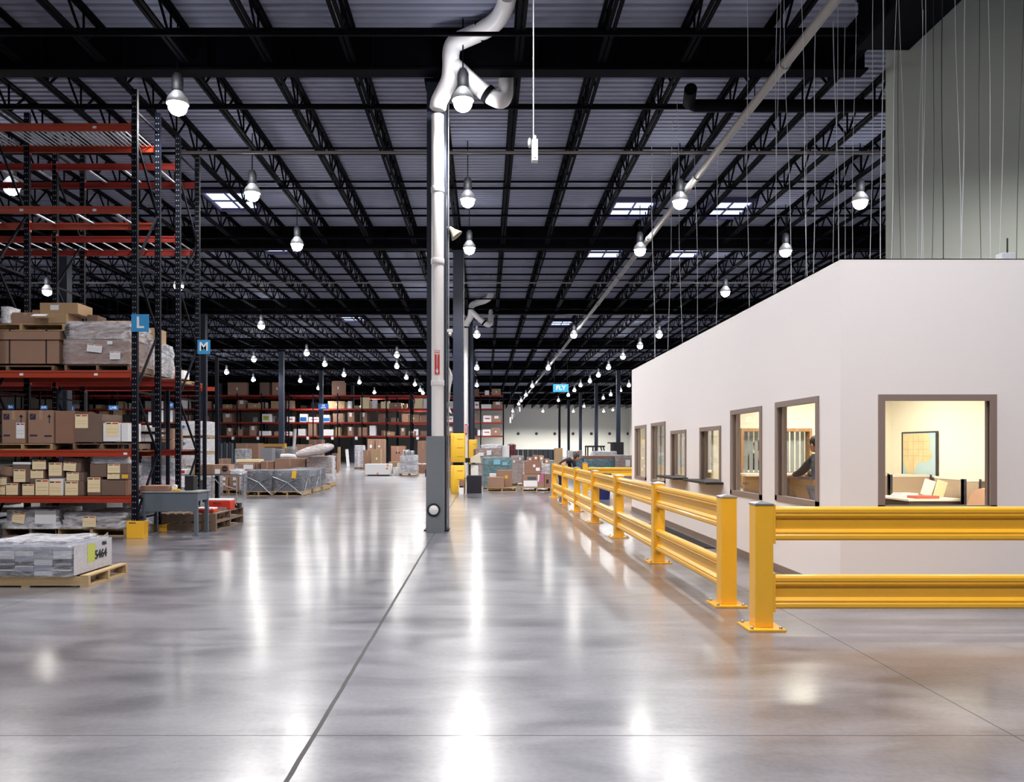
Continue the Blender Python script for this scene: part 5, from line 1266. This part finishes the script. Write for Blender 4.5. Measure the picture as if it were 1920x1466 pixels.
MB().box(-.30, -.12, .0, .12, 1.02, 1.18).build('scanner', M_dark, t)
o = fz('black fabric case on the floor beside the yellow guards', 875, 903, 892, 26.0, .5, m=mat('black_fabric', '1c1a24', .9, var=.3, vscale=60), tape=False, name='black_case', cat='case', bevel=.03)
fz('small brown box leaning on the lower yellow guard', 861, 870, 900, 25.4, .15, z0=.22, m=M_cardr, tape=False)
fz('small white box on the floor by lower yellow guard', 860, 869, 911, 25.4, .18, m=M_paper, tape=False)
Y = 28.4
wrapped('big teal film-wrapped pallet load with light blue labels', PX(905, Y), PX(959.5, Y), Y, 1.1, .1, PH(858, Y), mat('teal_goods', '42676f', .6), M_filmg, 3, 2, seed=90, slips=((.37, .6, .76, .93, mat('light_blue_label', '7db4cc', .5), 0, False), (.68, .85, .74, .85, MATS['light_blue_label'], 0, False)), amp=.012)
fp('pallet under the teal film-wrapped load', 905, 960, Y, h=.1)
Y = 26.9
fp('pale pallet carrying two plain cartons before the teal load', 913, 969, Y, W=1.1)
fz('plain brown carton at front left of the teal load', 913.5, 945, 894.5, Y+.02, .4, z0=.142, m=M_card, tape=False)
fz('taller brown carton with yellow label behind the plain one', 932, 960, 881.5, Y+.5, .5, z0=.142, m=M_card, slips=((.52, .72, .5, .7, M_yelp, False),), tape=False)
carton('white crumpled sheet box on left of the taller brown carton', PX(918, Y), PX(931, Y), .142, PH(889, Y), Y+.55, .3, M_paper, tape=False)
Y = 31.0
fw('brown film-wrapped load between the teal load and cartons', 960, 982, 855, Y, 1.0, inner=[M_card, M_cardr], cols=2, tiers=4, seed=93, slips=((.1, .25, .75, .83, M_paper, 0, False), (.6, .75, .85, .95, M_paper, 0, False)), gap=.01)
fp('pallet under the brown load right of the teal load', 958, 983, Y)
Y = 33.0
fw('brown carton load behind and above the teal load', 893, 940, 840, Y, 1.0, inner=[M_cardr, M_card], cols=1, tiers=2, seed=94, slips=((.42, .6, .78, .93, M_paper, 0, False), (.08, .3, .76, .86, M_paper, 0, False)))
fz('tall white wrapped block behind the teal load', 941, 955, 835, 33.2, .8, m=M_paper, tape=False)
wrapped('white plastic sheet pile topping the load behind the teal one', PX(903, 33), PX(941, 33), 33.1, .8, PH(839.6, 33), PH(834, 33), M_paper, M_filmw, 1, 1, seed=95, amp=.03)
wrapped('dark red bag behind the teal load', PX(954, 34), PX(966, 34), 34, .6, 0, PH(834, 34), mat('maroon_cloth', '6b2f35', .8), film_mat('maroon_film', '7a3c44', .6), 1, 1, seed=96, amp=.06, cat='bag', name='red_bag', depthcols=1)
fz('reddish carton left behind the terminal stand', 888, 905, 842, 36, .8, m=M_cardr, tape=False)
# pallet with magenta tags
Y = 27.0
fp('pallet under the cartons with magenta tags', 979, 1034, Y)
o = fz('long brown carton with white sheets and magenta tags', 981, 1020, 889, Y+.02, .9, z0=.142, m=M_card, tape=False, slips=((.02, .68, .06, .52, M_paper, False), (.2, .62, .58, .8, mat('slate_print', '4a4c56', .6), False), (.7, .78, .45, .95, M_paper, False), (.76, .92, .42, .6, mat('magenta_tag', 'cf4fa6', .5), False), (.86, .97, .7, .97, MATS['magenta_tag'], False)))
fz('brown carton with dark square print right of magenta tags', 1020.5, 1033, 889, Y+.03, .9, z0=.142, m=M_cardr, tape=False, slips=((.3, .65, .3, .6, M_ink, False),))
fz('upper brown carton with white labels, left on the tagged cartons', 985, 1015, 865, Y+.05, .8, z0=PH(888.6, Y), m=M_cardr, tape=False, slips=((.48, .62, .55, .75, M_paper, False), (.66, .9, .25, .5, M_paper, False)))
wrapped('film-wrapped stack of low cartons right on the tagged cartons', PX(1016, Y), PX(1030, Y), Y+.05, .8, PH(888.6, Y), PH(870, Y), M_card, M_filmw, 4, 1, seed=97)
for i, (a, b_, c, e) in enumerate(((989, 999, 857, 864.5), (1000, 1010, 853, 864.5), (1011, 1020, 854, 864.5), (1021, 1030, 860, 869.5))):
    carton(f'small brown parcel on top of the tagged carton pile, {ordn[i]} from the left', PX(a, Y), PX(b_, Y), PH(e, Y)+.003, PH(c, Y), Y+.1, .4, [M_card, M_cardr, M_cardl, M_card][i], tape=False, slips=((.3, .7, .3, .7, M_paper, False),))
fz('large grey carton standing alone behind the bending person', 1022, 1040, 863, 40, .9, m=mat('pale_grey_box', 'a5a8a4', .6), tape=False)
# right background row
Y = 38.0
fw('narrow teal wrapped load behind the bending person', 1073, 1092, 858, Y, 1.0, inner=MATS['teal_goods'], film=M_filmg, seed=100, z0=.05)
fw('wide teal wrapped load behind the far yellow rail', 1094, 1152, 861, Y, 1.0, inner=MATS['teal_goods'], film=M_filmg, cols=2, seed=101, z0=.05, slips=((.22, .38, .45, .62, MATS['light_blue_label'], 0, False),))
carton('flat brown carton lying on the wide teal load', PX(1094, Y), PX(1152, Y), PH(860, Y), PH(854.5, Y), Y+.05, .8, M_cardr, tape=False)
fw('brown wrapped load with white slip at the office corner', 1153, 1192, 853.5, Y, 1.0, inner=[M_cardr, M_card], cols=2, tiers=1, seed=102, slips=((.5, .72, .5, .8, M_paper, 0, False),), z0=.05)
wrapped('long white plastic bundle on the loads behind the yellow rail', PX(1112, 40), PX(1156, 40), 40, .8, 0, PH(846.5, 40), M_paper, M_filmw, 2, 3, seed=103, amp=.03)
wrapped('heap of mixed brown parcels above the narrow teal load', PX(1066, 41), PX(1091, 41), 41, .9, 0, PH(845, 41), [M_card, M_cardr, M_paper, M_cardd], M_film, 4, 3, seed=104, gap=.03, amp=.04)
fz('pale brown carton standing far behind the bending person', 1041, 1055, 840, 46, .8, m=M_cardl, tape=False)
# blue bin
t = thing('blue_bin', 'dark blue round bin with black liner between the yellow rails', 'bin', (PX(1132, 23.0), 23.0, 0))
MB().lathe([(.17, 0), (.18, .02), (.215, .68), (.225, .70), (.21, .69)], n=20).build('bin_body', mat('navy_plastic', '1d2a68', .4), t)
rl = random.Random(2); mb = MB(); n = 20; vs = []
for k, (r, z) in enumerate(((.218, .6), (.235, .66), (.235, .75), (.20, .76), (.12, .70))):
    for j in range(n): a = 2*PI*j/n; q_ = r+rl.uniform(-.012, .012); vs.append((q_*math.cos(a), q_*math.sin(a), z+rl.uniform(-.02, .02)))
mb.add(vs, [(i*n+j, i*n+(j+1) % n, (i+1)*n+(j+1) % n, (i+1)*n+j) for i in range(4) for j in range(n)], 0, True); mb.build('bin_liner', M_dark, t)
# forklift
Y = 46.0; s_ = Y/F
t = thing('forklift', 'black forklift with open roof guard before the far wall', 'forklift', (PX(1117, Y), Y, 0))
hx = 16*s_
MB().box(-hx, hx*1.1, 0, 1.1, PH(838.5, Y)-.0, PH(836, Y)+.02).build('roof_guard', M_dark, t)
for sx, dx in ((-hx+.04, 0), (-.02, .0), (hx-.05, .2)):
    for yy in (.05, 1.05): MB().bar((sx+dx, yy, .8), (sx, yy, PH(838, Y)), .07).build('pillar', M_dark, t)
MB().box(-hx-.1, hx+.6, 0, 1.1, .3, .95).build('body', M_dark, t, bevel=.04); MB().box(-.1, .35, .2, .9, .95, 1.35).build('seat', M_dark, t, bevel=.03)
MB().box(hx+.55, hx+1.15, -.05, 1.15, .2, PH(829, Y)).box(hx+.25, hx+.55, .2, .4, PH(829.5, Y)-.06, PH(829, Y)).build('mast', M_dark, t)
for sx in (-hx+.2, hx+.3): MB().lathe([(.25, 0), (.3, .03), (.3, .2), (.25, .23)], (sx, -.1, .3), 18, axis='y').build('wheel', M_rubber, t); MB().lathe([(.25, 0), (.3, .03), (.3, .2), (.25, .23)], (sx, .95, .3), 18, axis='y').build('wheel', M_rubber, t)

# ------------------------------------------------------------------ people
def skin_chain(pts, edges, name, m, parent, root=0, sub=1):
    me = bpy.data.meshes.new(name); me.from_pydata([p[:3] for p in pts], edges, [])
    o = bpy.data.objects.new(name, me); COL.objects.link(o); o.parent = parent
    s = o.modifiers.new('skin', 'SKIN'); s.use_smooth_shade = True
    if not me.skin_vertices: me.attributes  # layer appears with the modifier
    for i, p in enumerate(pts):
        sv = me.skin_vertices[0].data[i]; r = p[3]; sv.radius = (r, p[4] if len(p) > 4 else r); sv.use_root = (i == root)
    u = o.modifiers.new('sub', 'SUBSURF'); u.levels = sub; u.render_levels = sub
    me.materials.append(m); return o
M_skin = mat('skin', 'c08e70', .6); M_hair = mat('dark_hair', '18120f', .7)
def hand(par, w, d, side, up=(0, 0, 1)):
    """palm and five curled fingers from wrist w along d"""
    w = Vector(w); d = Vector(d).normalized(); s = Vector(up).cross(d).normalized()*side; n = d.cross(s)*side
    pts = [(*w, .026, .018), (*(w+d*.05), .036, .016), (*(w+d*.09), .036, .014)]; ed = [(0, 1), (1, 2)]
    for k, (o_, L) in enumerate(((-.027, .062), (-.009, .072), (.009, .068), (.027, .052))):
        b_ = w+d*.09+s*o_; i = len(pts)
        pts += [(*b_, .0095), (*(b_+d*L*.55-n*.008), .009), (*(b_+d*L*.85-n*.03), .0075)]; ed += [(2, i), (i, i+1), (i+1, i+2)]
    b_ = w+d*.03-s*.035; i = len(pts); pts += [(*b_, .012), (*(b_+d*.03-s*.02-n*.01), .011), (*(b_+d*.055-s*.022-n*.02), .009)]; ed += [(1, i), (i, i+1), (i+1, i+2)]
    return pts, ed
def head(par, c, fwd, r=.1, hairlen=.0):
    c = Vector(c); f = Vector(fwd).normalized(); up = Vector((0, 0, 1)); up = (up-f*up.dot(f)).normalized(); sd = f.cross(up)
    M = Matrix(((sd.x, f.x, up.x, c.x), (sd.y, f.y, up.y, c.y), (sd.z, f.z, up.z, c.z), (0, 0, 0, 1)))
    mb = MB().ball((0, 0, 0), .078, .096, .118, 20).ball((0, .028, -.055), .055, .062, .06, 14).ball((0, .1, -.012), .014, .02, .024, 8)
    for s in (-1, 1): mb.ball((s*.08, -.005, -.01), .012, .02, .032, 8)
    mb.v = [tuple(M @ Vector(v)) for v in mb.v]; mb.build('head', M_skin, par)
    for s in (-1, 1):
        mb = MB().ball((s*.03, .088, .006), .012, .008, .008, 8); mb.v = [tuple(M @ Vector(v)) for v in mb.v]; mb.build('eye', M_ink, par)
    mb = MB().box(-.024, .024, .083, .09, -.068, -.06); mb.v = [tuple(M @ Vector(v)) for v in mb.v]; mb.build('mouth', mat('lips', '8f4f47', .6), par)
    mb = MB().ball((0, -.02, .028), .09, .098, .108, 18).ball((0, -.06, -.03), .078, .06, .09, 14)
    mb.v = [tuple(M @ Vector(v)) for v in mb.v]; mb.build('hair', M_hair, par)
def person(label, loc, rz, J, shirt, trousers, fwd, sc=1.0, bare=False):
    """J: joint dict in metres, person facing +y"""
    t = thing('person', label, 'person', loc, rz); t.scale = (sc, sc, sc)
    V = {k: Vector(v) for k, v in J.items()}
    body = [(*V['pelvis'], .13, .10), (*V['waist'], .125, .095), (*V['chest'], .15, .11), (*V['neck0'], .075), (*V['neck'], .05)]; e = [(0, 1), (1, 2), (2, 3), (3, 4)]
    for s in ('L', 'R'):
        i = len(body); body += [(*V['sh'+s], .065), (*V['el'+s], .045), (*V['wr'+s], .03)]; e += [(2, i), (i, i+1), (i+1, i+2)]
        hp, he = hand(t, V['wr'+s], V['wr'+s]-V['el'+s], 1 if s == 'L' else -1); j = len(body)
        body += hp; e += [(i+2, j)]+[(a+j, b_+j) for a, b_ in he]
        i = len(body); body += [(*V['hip'+s], .095), (*V['kn'+s], .062), (*V['an'+s], .042), (*V['toe'+s], .035)]; e += [(0, i), (i, i+1), (i+1, i+2), (i+2, i+3)]
    skin_chain(body, e, 'body', M_skin, t)
    top = [(*V['pelvis'], .142, .112), (*V['waist'], .14, .11), (*V['chest'], .165, .125), (*V['neck0'], .075)]; e = [(0, 1), (1, 2), (2, 3)]
    for s in ('L', 'R'):
        i = len(top); el = V['sh'+s].lerp(V['el'+s], 1.0); wr = V['el'+s].lerp(V['wr'+s], .85)
        top += [(*V['sh'+s], .08), (*el, .06), (*wr, .042)]; e += [(2, i), (i, i+1), (i+1, i+2)]
    skin_chain(top, e, 'shirt', shirt, t)
    lo = [(*V['pelvis'], .15, .12)]; e = []
    for s in ('L', 'R'):
        i = len(lo); lo += [(*V['hip'+s], .108), (*V['kn'+s], .078), (*(V['an'+s]), .06)]; e += [(0, i), (i, i+1), (i+1, i+2)]
        d = V['toe'+s]-V['an'+s]; c = V['an'+s]+d*.4; MB().ball((c.x, c.y, .045), .05, .14, .048, 12).build('shoe', M_dark, t)
    skin_chain(lo, e, 'trousers', trousers, t)
    head(t, V['head'], fwd)
    return t
stand = dict(pelvis=(0, 0, .95), waist=(0, .01, 1.1), chest=(0, .0, 1.3), neck0=(0, 0, 1.45), neck=(0, .01, 1.52), head=(0, .03, 1.63), shL=(-.18, 0, 1.40), elL=(-.24, .0, 1.12), wrL=(-.2, .2, 1.0),
             shR=(.18, 0, 1.40), elR=(.24, 0, 1.12), wrR=(.2, .2, 1.0), hipL=(-.09, 0, .9), knL=(-.1, .02, .5), anL=(-.1, 0, .09), toeL=(-.1, .14, .04), hipR=(.09, 0, .9), knR=(.1, .02, .5), anR=(.1, 0, .09), toeR=(.1, .14, .04))
bend = dict(stand, waist=(0, .1, 1.05), chest=(0, .28, 1.12), neck0=(0, .40, 1.17), neck=(0, .46, 1.19), head=(0, .56, 1.21), shL=(-.18, .36, 1.12), elL=(-.22, .42, .86), wrL=(-.16, .55, .68), shR=(.18, .36, 1.12), elR=(.22, .42, .86), wrR=(.16, .55, .68),
            pelvis=(0, -.05, .92), hipL=(-.09, -.04, .88), hipR=(.09, -.04, .88), knL=(-.1, .04, .48), knR=(.1, .04, .48))
person('person in dark clothes bending forward behind the far end of yellow rail', (PX(1052, 25.6), 25.6, 0), -PI/2*.8, bend, mat('dark_shirt', '17161d', .9), mat('dark_jeans', '2a2e3a', .9), (0, .6, -.35))
person('person in dark jacket standing with back turned in the rear office', (PX(1420, 17.0), 17.0, .02), 0.3, stand, mat('dark_shirt', '17161d', .9), mat('dark_jeans', '2a2e3a', .9), (0, 1, 0), .95)
lean = dict(stand, elL=(-.2, .22, 1.18), wrL=(-.14, .42, 1.14), elR=(.2, .22, 1.18), wrR=(.14, .42, 1.14), chest=(0, .06, 1.3), head=(0, .12, 1.6), neck=(0, .08, 1.5), neck0=(0, .05, 1.44))
person('person in black top and blue jeans at the office counter', (PX(1545, 10.9), 10.95, .02), 0.5, lean, mat('black_top', '121216', .9), mat('blue_jeans', '6d83a6', .9), (0, 1, -.2), .97)
